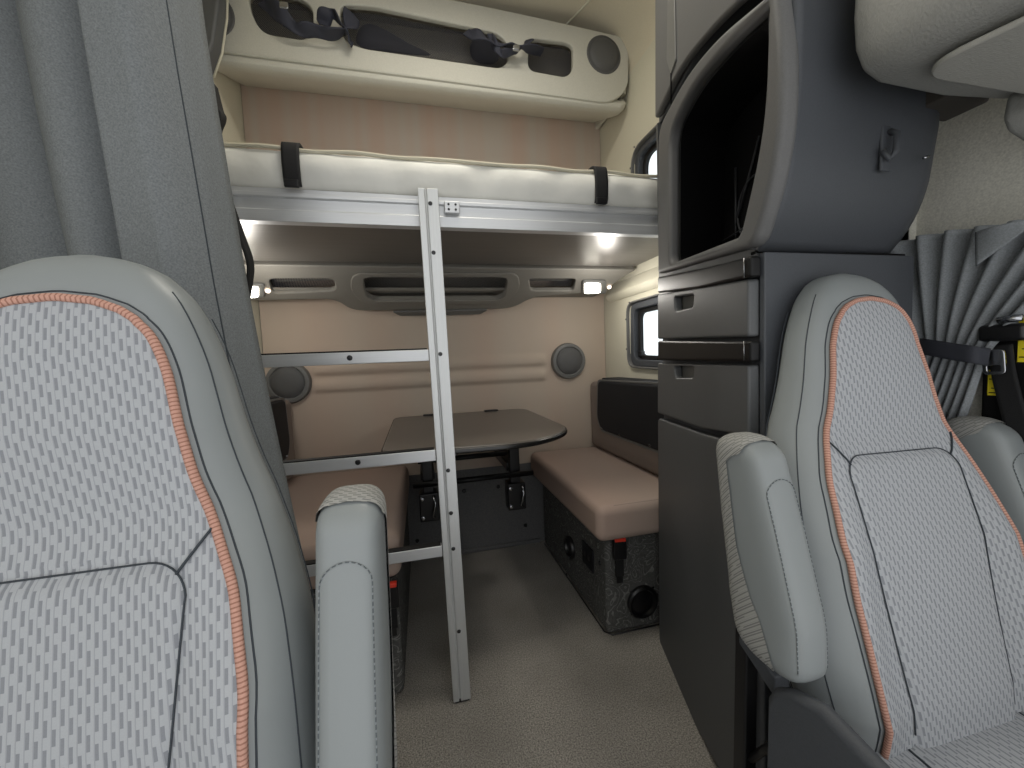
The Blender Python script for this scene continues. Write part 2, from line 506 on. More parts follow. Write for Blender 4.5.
box('wall_return', XR, XCW+.025, .62, .64, 0, 2.3, 'cabwall', wrt)
box('top_return', XR-.01, XCW+.025, YF, .64, 2.28, 2.30, 'cabwall', wrt)
wall_side('wall_left', XL, [w1, w2, hd], 'beige', YF, YB+.012, -1)
# ceiling: flat cloth, coved down into both side walls
def ceil_fn(u, v):
    r = .22; w = XR-XL; a = r*PI/2; tot = w-2*r+2*a; s = u*tot
    if s < a: t = s/r; x, z = XL+r-r*math.cos(t), ZC-r+r*math.sin(t)
    elif s > tot-a: t = (tot-s)/r; x, z = XR-r+r*math.cos(t), ZC-r+r*math.sin(t)
    else: x, z = XL+r+(s-a), ZC
    return (x, YF+(YB+.012-YF)*v, z)
ce = struct(grid_mesh('ceiling', ceil_fn, 60, 4, 'ceil'))
a, b = atZ(590, 0, ZC-.002), atZ(566, 25, ZC-.002)
d = (a-b).normalized()
tube('ceiling_seam', [b-d*.1, b, a, a+d*.6], .005, 'beige', ce)
# beige moulded ledge low on the right sleeper wall, over the lower window
struct(prism('trim_1', [(XR-.001, 1.18, 1.275), (XR-.022, 1.18, 1.29), (XR-.03, 1.18, 1.31), (XR-.001, 1.18, 1.37)], (0, .72, 0), 'beige', bevel=.006))

def window(n, X, side, y0, y1, z0, z1, inset, r, tilt=0):
    root = bpy.data.objects.new('window_%d' % n, None); COL.objects.link(root); root.location = (X, (y0+y1)/2, z0)
    root['kind'] = 'structure'
    mw = lambda off: frame_mat((X+side*off, 0, 0), (0, 1, 0), (0, 0, 1))
    O = rnd([(y0, z0), (y1, z0+tilt), (y1, z1), (y0, z1)], r)
    I = rnd([(y0+.008, z0+.008), (y1-.008, z0+tilt+.008), (y1-.008, z1-.008), (y0+.008, z1-.008)], r*.9)
    G = rnd([(y0+inset, z0+inset), (y1-inset, z0+tilt+inset), (y1-inset, z1-inset), (y0+inset, z1-inset)], r*.7)
    G2 = rnd([(y0+inset+.02, z0+inset+.02), (y1-inset-.02, z0+tilt+inset+.02), (y1-inset-.02, z1-inset-.02), (y0+inset+.02, z1-inset-.02)], r*.6)
    plate('window_frame', [O, I], mw(.0), .03, .003, 'grille_ring', root)
    plate('window_reveal', [I, G], mw(.028), .052, .004, 'plastic_side', root)
    plate('window_gasket', [G, G2], mw(.036), .02, .004, 'rubber', root)
    plate('glass', [G2], mw(.04), .004, 0, 'glass', root)
    for yy, zz in ((y1-.004, z0+tilt+.09), (y1-.004, z1-.08), (y1-.04, z1-.004)):
        lathe('screw', [(0, .004), (.004, .003), (.0045, 0)], (X-side*.016, yy, zz), (-side, 0, 0), 'steel', root, 10)
    box('latch', X+side*.03-.012, X+side*.03+.012, y1-inset-.035, y1-inset-.005, z0+tilt+inset+.012, z0+tilt+inset+.04, 'black', root, bevel=.004)
    return root
window(1, XR, 1, 1.24, 1.65, 1.62, 1.93, .034, .09)
window(2, XR, 1, 1.22, 1.72, .92, 1.25, .038, .06, .015)
window(3, XL, -1, 1.24, 1.65, 1.62, 1.93, .034, .09)
window(4, XL, -1, 1.22, 1.72, .92, 1.25, .038, .06, .015)


# ================================================================== UPPER STORAGE CONSOLE
YC = 1.65
def XZ(x, y, Y=YC):
    p = atY(x, y, Y); return (p.x, p.z)
t = thing('overhead_storage_console', (.16, 1.8, 2.13), 'beige overhead storage console with netted openings, high on the rear wall above the upper bunk', 'storage console')
mY = lambda Y: frame_mat((0, Y, 0), (1, 0, 0), (0, 0, 1))
outl = [(-.675, 2.148), (.16, 2.14), (.895, 2.130), (.985, 2.20), (.992, 2.40), (.95, 2.425), (.5, 2.45), (.16, 2.462), (-.2, 2.455), (-.675, 2.43)]
outl = rnd(outl, [.005, .1, .1, .08, .05, .05, .2, .2, .2, .005])
lh = rnd([XZ(247, -12), XZ(250, 12), XZ(262, 33), XZ(305, 40), XZ(313, 30), XZ(313, 8), XZ(300, -3)], .04)
ch = rnd([XZ(339, 4), XZ(343, 40), XZ(362, 48), XZ(500, 68), XZ(508, 62), XZ(508, 42), XZ(495, 32), XZ(372, 6)], .035)
rh = rnd([XZ(529, 38), XZ(528, 70), XZ(566, 77), XZ(573, 70), XZ(573, 46), XZ(566, 42)], .035)
plate('front_panel', [outl, lh, ch, rh], mY(YC+.012), .024, .006, 'console', t)
# sloping underside, ends and recess linings
bm = bmesh.new()
pr = [(YC+.004, 2.135), (YC+.02, 2.115), (YC+.06, 2.118), (YB-.001, 2.235), (YB-.001, 2.27), (YC+.03, 2.17)]
def sect(x, s=1): return [bm.verts.new((x, y, z)) for y, z in pr]
A, B = sect(-.69), sect(.955)
# rounded right end of the underside, lifted to the end of the front panel
Cc = [bm.verts.new((.985, y+(.012 if y < 1.8 else 0), z+.02)) for y, z in pr]
n = len(pr)
for P_, Q_ in ((A, B), (B, Cc)):
    for i in range(n): bm.faces.new((P_[i], P_[(i+1) % n], Q_[(i+1) % n], Q_[i]))
bm.faces.new(A); bm.faces.new(Cc)
finish(bm, 'underside', 'console', t, bevel=.012)
box('lining', -.68, .97, YC+.14, YC+.15, 2.16, 2.44, 'net_b', t)
box('end_cap', .972, .99, YC+.026, YB-.002, 2.20, 2.40, 'console', t, bevel=.006)
for hh, nm in ((lh, 'net'), (ch, 'net'), (rh, 'net')):
    o = plate(nm, [hh], mY(YC+.034), .001, 0, 'net', t)
_l = atY(209, 14, YC)
for c_ in ((.866, 2.333), (_l.x, _l.z)):
    bm = bmesh.new()
    add_lathe(bm, [(0, -.016), (.05, -.014), (.066, -.008), (.07, 0), (.076, -.004), (.082, 0), (.082, .004)], (c_[0], YC-.001, c_[1]), (0, 1, 0), 36)
    sp_ = finish(bm, 'speaker_grille', 'grille', t, smooth=True)

def pxs(pts, Y): return [atY(x, y, Y) for x, y in pts]
# webbing ties knotted across the openings
def harness(label, paths, blobs, loc):
    r = thing('restraint_harness', loc, label, 'harness', 'bunk restraint harnesses tucked in the console')
    for i, (p, w, tw) in enumerate(paths):
        ribbon('webbing', [atY(x, y, Y) for x, y, Y in p], w, 'strap', r, .004, 50, (.2, 0, 1), tw, .35, i+3)
    for (x, y, Y, w) in blobs:
        c = atY(x, y, Y)
        box('buckle', c.x-w/2, c.x+w/2, c.y-.006, c.y+.006, c.z-.011, c.z+.011, 'steel', r, bevel=.004)
    return r
harness('navy webbing harness with buckle knotted over the post left of the long net', [
    ([(262, 2, 1.64), (276, 10, 1.60), (296, 28, 1.60), (312, 30, 1.60), (332, 34, 1.60), (348, 28, 1.60), (352, 14, 1.63)], .055, 2.2),
    ([(318, 22, 1.615), (333, 14, 1.605), (345, 30, 1.60), (352, 45, 1.63)], .05, 3.0)],
    [(284, 6, 1.585, .03)], (-.2, 1.6, 2.26))
harness('navy webbing harness knotted over the post right of the long net', [
    ([(466, 32, 1.64), (480, 36, 1.60), (498, 44, 1.60), (512, 46, 1.60), (528, 48, 1.60), (542, 52, 1.64)], .05, -2.0),
    ([(490, 34, 1.63), (500, 52, 1.60), (518, 50, 1.605), (530, 40, 1.62)], .035, 2.2)],
    [(516, 48, 1.585, .03)], (.5, 1.6, 2.28))

def bundle(name, pts, Y, dep, material, label, cat, seed):
    R = random.Random(seed); P2 = [atY(x, y, Y) for x, y in pts]
    cx = sum(p.x for p in P2)/len(P2); cz = sum(p.z for p in P2)/len(P2)
    bm = bmesh.new(); rings = []
    for sc, dy in ((1, 0), (.92, -.5), (.6, -1), (.25, -.85)):
        rings.append([bm.verts.new((cx+(p.x-cx)*sc, Y+dep*dy+R.uniform(-.3, .3)*dep, cz+(p.z-cz)*sc)) for p in P2])
    for sc, dy in ((.8, .7), (.3, 1)):
        rings.insert(0, [bm.verts.new((cx+(p.x-cx)*sc, Y+dep*dy, cz+(p.z-cz)*sc)) for p in P2])
    n = len(P2)
    for i in range(len(rings)-1):
        for k in range(n): bm.faces.new((rings[i][k], rings[i][(k+1) % n], rings[i+1][(k+1) % n], rings[i+1][k]))
    bm.faces.new(rings[0]); bm.faces.new(rings[-1])
    o = finish(bm, name, material, smooth=True, sub=2)
    return tag(o, label, cat)
bundle('folded_webbing', [(352, 46), (356, 28), (366, 22), (385, 30), (405, 42), (425, 52), (440, 57), (400, 54), (370, 50)], 1.715, .018, 'strap', 'folded dark webbing lying behind the left half of the long net', 'webbing', 2)
bundle('dark_pouch', [(470, 62), (468, 42), (478, 34), (492, 36), (500, 50), (500, 64), (486, 66)], 1.715, .018, 'strap', 'dark cloth pouch behind the right end of the long net', 'pouch', 5)

# ================================================================== LOWER SHELF WITH READING LIGHTS
YS = 1.62
t = thing('under_bunk_shelf', (.17, 1.78, 1.22), 'grey brown moulded shelf with three netted pockets and two reading lights under the bunk', 'shelf')
SD = Vector((0, -.912, .41))          # up along the sloping face
SN = Vector((0, .41, .912))           # into the shelf
zt = 1.385
SO = Vector((0, YS, zt))
def SXZ(x, y):
    d = ray(x, y); k_ = (SO-CAM).dot(SN)/d.dot(SN); q = CAM+d*k_-SO
    return (q.x, q.dot(SD))
def sm(off): return frame_mat(SO+SN*off, (1, 0, 0), SD)
yb = [SXZ(238, 301), SXZ(335, 299), SXZ(352, 311), SXZ(512, 309), SXZ(533, 297), SXZ(604, 292), SXZ(622, 278), (.985, .0), (SXZ(238, 301)[0], .0)]
yb[0] = (-.69, yb[0][1]); yb[-1] = (-.69, 0)
ol = rnd(yb, [.0, .06, .08, .08, .06, .05, .03, .01, .0])
h1 = rnd([SXZ(268, 279), SXZ(334, 279), SXZ(336, 291), SXZ(273, 294)], .03)
h2 = rnd([SXZ(362, 276), SXZ(508, 276), SXZ(505, 295), SXZ(498, 299), SXZ(375, 300), SXZ(366, 295)], .04)
h3 = rnd([SXZ(529, 279), SXZ(576, 279), SXZ(573, 291), SXZ(531, 291)], .02)
plate('front_panel', [ol, h1, h2, h3], sm(.012), .024, .006, 'shelf', t)
for hh in (h1, h2, h3):
    plate('net', [hh], sm(.030), .001, 0, 'net', t)
    plate('pocket_lining', [[((a-sum(p_[0] for p_ in hh)/len(hh))*1.1+sum(p_[0] for p_ in hh)/len(hh), b) for a, b in hh]], sm(.058), .002, 0, 'net_b', t)
zb_ = (SO+SD*yb[5][1]).z; yb_ = (SO+SD*yb[5][1]).y
zc_ = (SO+SD*yb[2][1]).z; yc_ = (SO+SD*yb[2][1]).y
prism('underside', [(-.69, yb_-.005, zb_+.020), (-.69, yb_+.01, zb_+.008), (-.69, YB-.006, zb_+.004), (-.69, YB-.006, zb_+.03)], (1.62, 0, 0), 'shelf', t, bevel=.004)
# raised rim round the long pocket
plate('pocket_rim', [rnd([SXZ(352, 272), SXZ(518, 272), SXZ(520, 288), SXZ(504, 303), SXZ(366, 304), SXZ(350, 290)], .05), h2], sm(-.003), .010, .004, 'shelf', t)
plate('map_light', [rnd([SXZ(392, 310.5), SXZ(400, 314.5), SXZ(480, 313), SXZ(488, 308.5)], .012)], sm(-.004), .010, .003, 'grille_ring', t)
for sx, px_ in ((1, (582, 600, 279, 293)), (-1, (244, 259, 282, 297))):
    xa, xb2, ya, yb2 = px_
    q_ = [SXZ(xa, yb2), SXZ(xb2+6, yb2-1), SXZ(xb2+6, ya), SXZ(xa, ya)]
    rl = plate('reading_light', [rnd(q_, .02)], sm(-.006), .012, .004, 'grille_ring', t)
    q_ = [SXZ(xa+2, yb2-2), SXZ(xb2, yb2-3), SXZ(xb2, ya+2), SXZ(xa+2, ya+2)]
    plate('lens', [rnd(q_, .015)], sm(-.014), .006, .002, 'lens', rl)
    w_ = SXZ(xb2+9, (ya+yb2)/2); w_ = SO+Vector((1, 0, 0))*w_[0]+SD*w_[1]-SN*.004
    lathe('switch', [(0, -.010), (.008, -.008), (.010, 0)], w_, SN, 'lens2', rl, 14)

# ================================================================== WALL SPEAKERS
for px_, lab in (((.775, .977), 'round dark grey speaker on the tan padded wall, right of the table'), ((-.60, .935), 'round dark grey speaker on the padded wall behind the ladder, partly hidden by the curtain')):
    t = thing('wall_speaker', (px_[0], YB, px_[1]), lab, 'speaker', 'round speakers on the padded rear wall')
    lathe('speaker_ring', [(.072, -.02), (.078, -.026), (.092, -.024), (.096, -.012), (.098, -.001)], (px_[0], YB-.001, px_[1]), (0, 1, 0), 'grille_ring', t, 40)
    lathe('speaker_grille', [(0, -.034), (.04, -.033), (.065, -.028), (.073, -.02), (.073, -.012)], (px_[0], YB-.001, px_[1]), (0, 1, 0), 'grille', t, 40)

# ================================================================== UPPER BUNK
t = thing('upper_bunk', (.15, 1.5, 1.385), 'upper bunk with white mattress in an aluminium rail frame above the table', 'bunk bed')
BY = 1.15
x0, x1 = XL+.01, XR-.035
# rail: extruded section with three steps
sec = [(BY, 1.388), (BY, 1.418), (BY+.006, 1.421), (BY+.006, 1.449), (BY, 1.452), (BY, 1.462), (BY+.012, 1.466), (BY+.012, 1.478), (BY+.03, 1.478), (BY+.03, 1.388)]
prism('front_rail', [(x0, y, z) for y, z in sec], (x1-x0, 0, 0), 'alu_x', t, bevel=.0012, seg=2)
box('underside_board', x0+.002, x1-.002, BY+.031, YS-.022, 1.395, 1.402, 'under', t)
box('deck', x0+.002, x1-.002, BY+.031, 1.955, 1.46, 1.475, 'under', t)
for X in (x0, x1-.02): box('end_rail', X, X+.02, BY+.031, 1.955, 1.412, 1.459, 'alu', t)
def mat_fn(bm):
    pass
# mattress: loft along x with puckers
mx0, mx1, my0, my1, mz0, mz1 = x0+.002, x1-.002, BY+.004, 1.95, 1.480, 1.585
bm = bmesh.new(); rings = []; NX = 120
for i in range(NX+1):
    x = mx0+(mx1-mx0)*i/NX
    R_ = math.sin(x*23)*.004+math.sin(x*51+1)*.003+math.sin(x*9+2)*.004
    ring = []
    prof = [(my0+.012, mz0), (my0+.002-R_*.3, mz0+.018), (my0-.006-R_, mz0+.05), (my0-.002-R_*.6, mz0+.08), (my0+.006, mz1-.012), (my0+.03, mz1+R_*.4), (my0+.3, mz1+.012), (my1-.1, mz1+.01), (my1, mz1-.02), (my1, mz0)]
    for y, z in prof: ring.append(bm.verts.new((x, y, z)))
    rings.append(ring)
for i in range(NX):
    for k in range(len(ring)):
        k2 = (k+1) % len(ring); bm.faces.new((rings[i][k], rings[i][k2], rings[i+1][k2], rings[i+1][k]))
bm.faces.new(rings[0]); bm.faces.new(rings[-1])
mt = finish(bm, 'mattress', 'mattress', t, smooth=True)
tube('piping', [(mx0+(mx1-mx0)*i/60, my0+.004+.002*math.sin(i*.9), mz1-.006+.002*math.sin(i*.7)) for i in range(61)], .0055, 'mpipe', mt)
for X in (atY(293, 175, BY).x, atY(600, 193, BY).x):
    ribbon('mattress_strap', [(X, my0+.05, mz1+.012), (X, my0-.004, mz1+.004), (X, my0-.016, mz1-.04), (X, my0-.014, mz1-.09), (X, my0-.008, mz1-.108)], .042, 'strap_b', mt, .006, 20, (1, 0, 0))
    box('strap_clip', X-.02, X+.016, my0-.02, my0-.010, 1.472, 1.492, 'black', mt, bevel=.003)
lx = atY(452, 213, BY)
la = box('ladder_latch', lx.x-.022, lx.x+.022, BY-.014, BY-.001, 1.424, 1.458, 'alu_x', t, bevel=.003)
for dx in (-.01, .01):
    for dz in (-.007, .007): lathe('screw', [(0, -.002), (.003, -.0015), (.0035, 0)], (lx.x+dx, BY-.0145, 1.441+dz), (0, 1, 0), 'black', la, 8)

# ================================================================== LADDER
t = thing('bunk_ladder', (-.2, 1.11, 0), 'aluminium ladder with three rungs leaning from the carpet to the bunk rail', 'ladder')
def rail(xt, xb, name='side_rail'):
    # hollow-section rail with a groove, from floor (Y 1.085) to the bunk rail (Y 1.12)
    hw, hd = .0275, .012
    bm = bmesh.new()
    sec2 = [(-hw, -hd), (-.010, -hd), (-.008, -hd+.004), (-.005, -hd+.004), (-.003, -hd), (hw, -hd), (hw, hd), (-hw, hd)]
    R0 = [bm.verts.new((xb+x*.92, 1.094+y, .006)) for x, y in sec2]
    R1 = [bm.verts.new((xt+x, 1.122+y, 1.478)) for x, y in sec2]
    n = len(sec2)
    for i in range(n): bm.faces.new((R0[i], R0[(i+1) % n], R1[(i+1) % n], R1[i]))
    bm.faces.new(R0); bm.faces.new(R1)
    o = finish(bm, name, 'alu', t, bevel=.0015, seg=2)
    f = box('rubber_foot', xb-.022, xb+.022, 1.084, 1.106, 0, .012, 'rubber', o, bevel=.003)
    return o
XT, XB = .044, .062
r1 = rail(XT, XB); r2 = rail(XT-.52, XB-.55)
def rx(z, base=0): return XB+(XT-XB)*z/1.478
def ry(z): return 1.094+.028*z/1.478
for zz, y_ in ((atY(430, 205, 1.12).z, 0), (atY(436, 253, 1.11).z, 0), (atY(443, 354, 1.11).z, 0), (atY(448, 470, 1.1).z, 0), (atY(452, 512, 1.1).z, 0), (atY(455, 547, 1.1).z, 0), (atY(459, 628, 1.1).z, 0)):
    lathe('screw', [(0, -.003), (.005, -.002), (.006, 0)], (rx(zz)+.004, ry(zz)-.0125, zz), (0, 1, 0), 'black', r1, 10)
for (lpx, lpy, rpx, rpy) in ((268, 362, 427, 355), (288, 468, 435, 454), (380, 556, 441, 548)):
    zr = atY(rpx, rpy, 1.11).z; zl = atY(lpx, lpy, 1.11).z
    zz = zr
    y = ry(zz)
    xa, xb_ = rx(zz)-.53+.028, rx(zz)-.0275
    rg = box('rung', xa, xb_, y-.011, y+.011, zz-.017, zz+.015, 'alu_x', t, bevel=.002)
    box('tread', xa+.004, xb_-.004, y-.010, y+.010, zz+.0155, zz+.019, 'rubber', rg)
    for X in ((xa+xb_)/2+.03,): lathe('screw', [(0, -.004), (.006, -.003), (.0075, 0)], (X, y-.0115, zz), (0, 1, 0), 'black', rg, 12)

# ================================================================== TABLE
ZT = .742
t = thing('folding_table', (.17, YB-.05, ZT), 'dark brown table with rounded corners on black wall brackets between the benches', 'table')
P0 = [atZ(389, 418, ZT), atZ(388, 447, ZT), atZ(430, 455, ZT), atZ(520, 446, ZT), atZ(566, 430, ZT), atZ(515, 404, ZT)]
pts = [(P0[0].x, 1.93), (P0[1].x, 1.16), (.04, 1.085), (.36, 1.09), (.50, 1.26), (.49, 1.93)]
tt = rnd(pts, [.04, .05, .1, .12, .12, .05])
tt = rnd([(-.14, 1.935), (-.13, 1.17), (.335, 1.14), (.515, 1.29), (.51, 1.935)], [.05, .07, .16, .14, .08], 10)
mw = frame_mat((0, 0, ZT-.008), (1, 0, 0), (0, 1, 0))
plate('tabletop', [tt], mw, .016, .005, 'table', t)
tin = [(x, y) for x, y in tt]
plate('edge_band', [[((x-.18)*1.018+.18, (y-1.51)*1.014+1.51) for x, y in tt], [((x-.18)*.985+.18, (y-1.51)*.988+1.51) for x, y in tt]], frame_mat((0, 0, ZT-.012), (1, 0, 0), (0, 1, 0)), .016, .005, 'tedge', t)
box('underframe', -.05, .42, 1.3, 1.85, ZT-.036, ZT-.021, 'black', t, bevel=.004)
for X in (.03, .33):
    h = box('hinge', X-.035, X+.035, 1.895, 1.925, ZT+.001, ZT+.007, 'black', t, bevel=.002)
for X in (.0, .375):
    lg = box('bracket_arm', X-.022, X+.022, 1.62, 1.66, .42, ZT-.037, 'black', t, bevel=.004)
    box('clamp', X-.04, X+.04, 1.60, 1.67, .34, .46, 'black', lg, bevel=.006)
    tube('lever', [(X+.02, 1.592, .45), (X+.025, 1.58, .42), (X+.012, 1.582, .37), (X+.02, 1.59, .36)], .005, 'steel', lg)
    for dz in (.36, .44): lathe('bolt', [(0, -.008), (.008, -.006), (.009, 0)], (X-.028, 1.599, dz), (0, 1, 0), 'steel', lg, 10)
    box('wall_bracket', X-.03, X+.03, 1.661, YB-.006, .50, .54, 'black', lg, bevel=.004)
tube('crossbar', [(-.06, 1.60, .50), (.45, 1.60, .50)], .012, 'gloss', t)
tube('crossbar', [(-.04, 1.75, .56), (.42, 1.75, .56)], .012, 'gloss', t)
tube('release_lever', [(.13, 1.38, ZT-.03), (.11, 1.34, ZT-.055), (.085, 1.32, ZT-.075)], .006, 'steel', t)

# ================================================================== BENCHES
def cushion_block(name, x0, x1, y0, y1, z0, z1, material, parent, crown=.008, bev=.03):
    nx, ny, nz = 14, 20, 6
    bm = bmesh.new(); add_box(bm, x0, x1, y0, y1, z0, z1)
    o = finish(bm, name, material, parent, bevel=bev, seg=6)
    return o

def buckle(loc, ang, label):
    r = thing('seat_belt_buckle', loc, label, 'belt buckle', 'red button belt buckles on the benches')
    x, y, z = loc
    c, s = math.cos(ang), math.sin(ang)
    def P(dx, dy, dz): return (x+dx*c-dy*s, y+dx*s+dy*c, z+dz)
    def bx(nm, a, b, c0, c1, d0, d1, m_, par, bv):
        bm = bmesh.new()
        vs = [bm.verts.new(P(X, Y, Z)) for Z in (d0, d1) for Y in (c0, c1) for X in (a, b)]
        for f in ((0, 2, 3, 1), (4, 5, 7, 6), (0, 1, 5, 4), (2, 6, 7, 3), (0, 4, 6, 2), (1, 3, 7, 5)): bm.faces.new([vs[i] for i in f])
        return finish(bm, nm, m_, par, bevel=bv)
    b = bx('buckle_body', -.024, .024, -.022, 0, -.075, 0, 'black', r, .005)
    bx('release_button', -.02, .02, -.024, -.006, -.010, .003, 'red', r, .003)
    bx('belt_stalk', -.015, .015, -.012, -.004, -.14, -.07, 'strap_b', r, .002)
    bx('anchor_tab', -.012, .012, -.010, -.003, -.165, -.135, 'black', r, .002)
    lathe('bolt', [(0, -.006), (.006, -.005), (.007, 0)], P(0, -.010, -.152), (s, -c, 0), 'steel', r, 10)
    return r

# right bench
t = thing('storage_bench', (.78, 1.55, 0), 'bench right of the table, tan cushion on a dark carpeted box with round speaker', 'bench', 'storage benches facing the table')
bx0 = .595; by0 = 1.21
bod = box('bench_box', bx0, XR-.03, by0, YB-.03, 0.001, .362, 'boxcarpet', t, bevel=.018, seg=4)
box('box_lid', bx0+.012, XR-.04, by0+.01, YB-.03, .363, .377, 'navy', t, bevel=.004)
cushion_block('seat_cushion', .534, XR-.015, 1.135, YB-.012, .378, .502, 'cushion', t, bev=.03)
tube('cushion_seam', [(.560, 1.95, .4965), (.552, 1.5, .4965), (.552, 1.17, .4965), (.60, 1.151, .4965), (.95, 1.151, .4965)], .002, 'cushion_b', t)
def face_speaker(c, ax, r, parent, name='bench_speaker'):
    o = lathe(name, [(0, -.010), (r*.25, -.010), (r*.55, -.004), (r*.72, -.004), (r*.8, -.014), (r*.9, -.016), (r, -.010), (r, .003)], c, ax, 'black', parent, 32)
    return o
_p = atY(642, 601, by0); sp_ = face_speaker((_p.x, by0-.001, _p.z), (0, 1, 0), .060, t)
for k in range(4):
    an = PI/4+k*PI/2
    lathe('screw', [(0, -.003), (.004, -.002), (.005, 0)], (_p.x+.062*math.cos(an), by0-.002, _p.z+.062*math.sin(an)), (0, 1, 0), 'steel', sp_, 8)
p = atX(571, 547, bx0); face_speaker((bx0-.001, p.y, p.z), (1, 0, 0), .048, t, 'round_vent')
p = atX(589, 556, bx0)
sk = box('socket_panel', bx0-.008, bx0-.0005, p.y-.05, p.y+.05, p.z-.045, p.z+.045, 'navy', t, bevel=.004)
for dy in (-.02, .02): box('socket', bx0-.011, bx0-.0085, p.y+dy-.010, p.y+dy+.010, p.z-.008, p.z+.012, 'black', sk, bevel=.002)
for (x, y) in ((600, 563), (562, 590), (567, 575)):
    p = atX(x, y, bx0); lathe('fastener', [(0, -.006), (.008, -.004), (.009, 0)], (bx0-.001, p.y, p.z), (1, 0, 0), 'black', t, 12)
tube('box_trim', [(bx0-.004, 1.93, .003), (bx0-.004, by0+.02, .003), (bx0+.016, by0-.003, .003), (XR-.05, by0-.003, .003)], .003, 'black', t)
p = atY(617, 549, 1.205)
buckle((p.x, 1.196, .366), math.radians(-8), 'black seat belt buckle with red button hanging on the right bench')

# left bench
t = thing('storage_bench', (-.4, 1.5, 0), 'bench behind the raised armrest at the left, tan cushion on a dark carpeted box', 'bench', 'storage benches facing the table')
lx1 = -.085; ly0 = 1.16
box('bench_box', XL+.03, lx1-.02, ly0, YB-.03, 0.001, .362, 'boxcarpet', t, bevel=.018, seg=4)
box('box_lid', XL+.04, lx1-.03, ly0+.01, YB-.03, .363, .377, 'navy', t, bevel=.004)
cushion_block('seat_cushion', XL+.015, -.09, 1.128, YB-.012, .378, .502, 'cushion', t, bev=.03)
face_speaker((-.3, ly0-.001, .165), (0, 1, 0), .075, t)
buckle((-.125, 1.150, .366), 0, 'black seat belt buckle with red button on the left bench behind the armrest')

# backrests along the side walls
def backrest(sx, label):
    X0 = XR if sx > 0 else XL
    t = thing('bench_backrest', (X0-sx*.05, 1.6, .505), label, 'backrest', 'bench backrests on the sleeper side walls')
    xa, xb_ = sorted((X0-sx*.110, X0-sx*.004))
    box('backrest_pad', xa, xb_, 1.20, YB-.012, .505, .86, 'cushion_b', t, bevel=.025, seg=5)
    xa, xb_ = sorted((X0-sx*.118, X0-sx*.08))
    mw = frame_mat((X0-sx*.112, 0, 0), (0, 1, 0), (0, 0, 1))
    plate('dark_cover', [rnd([(1.21, .62), (1.80, .62), (1.84, .68), (1.82, .87), (1.21, .88)], .03)], mw, .03, .01, 'navy', t)
    xa, xb_ = sorted((X0-sx*.105, X0-sx*.004))
    box('top_cover', xa, xb_, 1.205, 1.82, .862, .885, 'navy', t, bevel=.008)
    plate('edge_trim', [rnd([(1.205, .610), (1.808, .610), (1.852, .674), (1.832, .878), (1.205, .89)], .03), rnd([(1.215, .62), (1.80, .62), (1.84, .68), (1.82, .87), (1.215, .88)], .03)], frame_mat((X0-sx*.1195, 0, 0), (0, 1, 0), (0, 0, 1)), .006, .002, 'grille_ring', t)
    for yy in (1.36, 1.60, 1.78): lathe('stud', [(0, .006), (.004, .004), (.005, 0)], (X0-sx*.127, yy, .632), (-sx, 0, 0), 'steel', t, 8)
backrest(1, 'tan backrest with black cover above the right bench, under the small window')
backrest(-1, 'tan backrest with black pale-rimmed cover at the left bench, under the left speaker')

# ================================================================== STORAGE TOWER
t = thing('storage_tower', (.85, .85, 0), 'tall charcoal plastic cabinet tower with cubby, drawers and door, behind the right seat', 'cabinet')
FO = Vector((.593, .58, 0)); FE = Vector((.31, 1, 0)).normalized(); FN = Vector((-FE.y, FE.x, 0))
def fc(x, y, off=0):
    """point where the ray meets the aisle face moved out by off -> (distance along face, height)"""
    o = FO+FN*off; d = ray(x, y); t_ = (o-CAM).dot(FN)/d.dot(FN); q = CAM+d*t_
    return ((q-o).dot(FE), q.z)
def fm(off): return frame_mat(FO+FN*off, FE, (0, 0, 1))
def F3(a, b, off=0): q = FO+FE*a+FN*off; return Vector((q.x, q.y, b))
LF = .572      # length of the face
XW = .955
# lower carcass
def carc(z0, z1, name, a0=0.0, inset=.012):
    p = [F3(a0, z0, -inset), F3(LF, z0, -inset), Vector((XW, F3(LF, 0).y, z0)), Vector((XW, .592, z0))]
    return prism(name, p, (0, 0, z1-z0), 'plastic_side', t, bevel=.004)
carc(.001, 1.172, 'lower_carcass')
carc(1.72, 2.30, 'top_carcass', .02)
# curved side panel facing the seats
YN = [(1.176, .580), (1.20, .553), (1.23, .530), (1.265, .514), (1.30, .504), (1.40, .491), (1.50, .489), (1.60, .495), (1.70, .515), (1.80, .55), (2.0, .60), (2.3, .64)]
def sidep(u, v):
    z = 1.176+(2.3-1.176)*v; Y = interp(z, YN)
    a = (Y-.58)/FE.y
    xa = F3(a, z).x
    y = Y+.022*u+ .03*max(0, u-.85)/.15*(1)
    return (xa+(XW-xa)*u, y, z)
grid_mesh('curved_side_panel', sidep, 24, 70, 'plastic_side', t, thick=.012)
box('seam_strip', .60, XW, .583, .600, 1.172, 1.177, 'matte_black', t)
box('front_side_panel', .598, XW, .568, .5805, .012, 1.170, 'plastic_side', t, bevel=.003)
# far end panel and back
prism('far_panel', [F3(LF-.012, 1.172, -.004), F3(LF, 1.172, -.004), Vector((XW, F3(LF, 0).y, 1.172)), Vector((XW, F3(LF, 0).y-.012, 1.172))], (0, 0, .548), 'plastic', t)
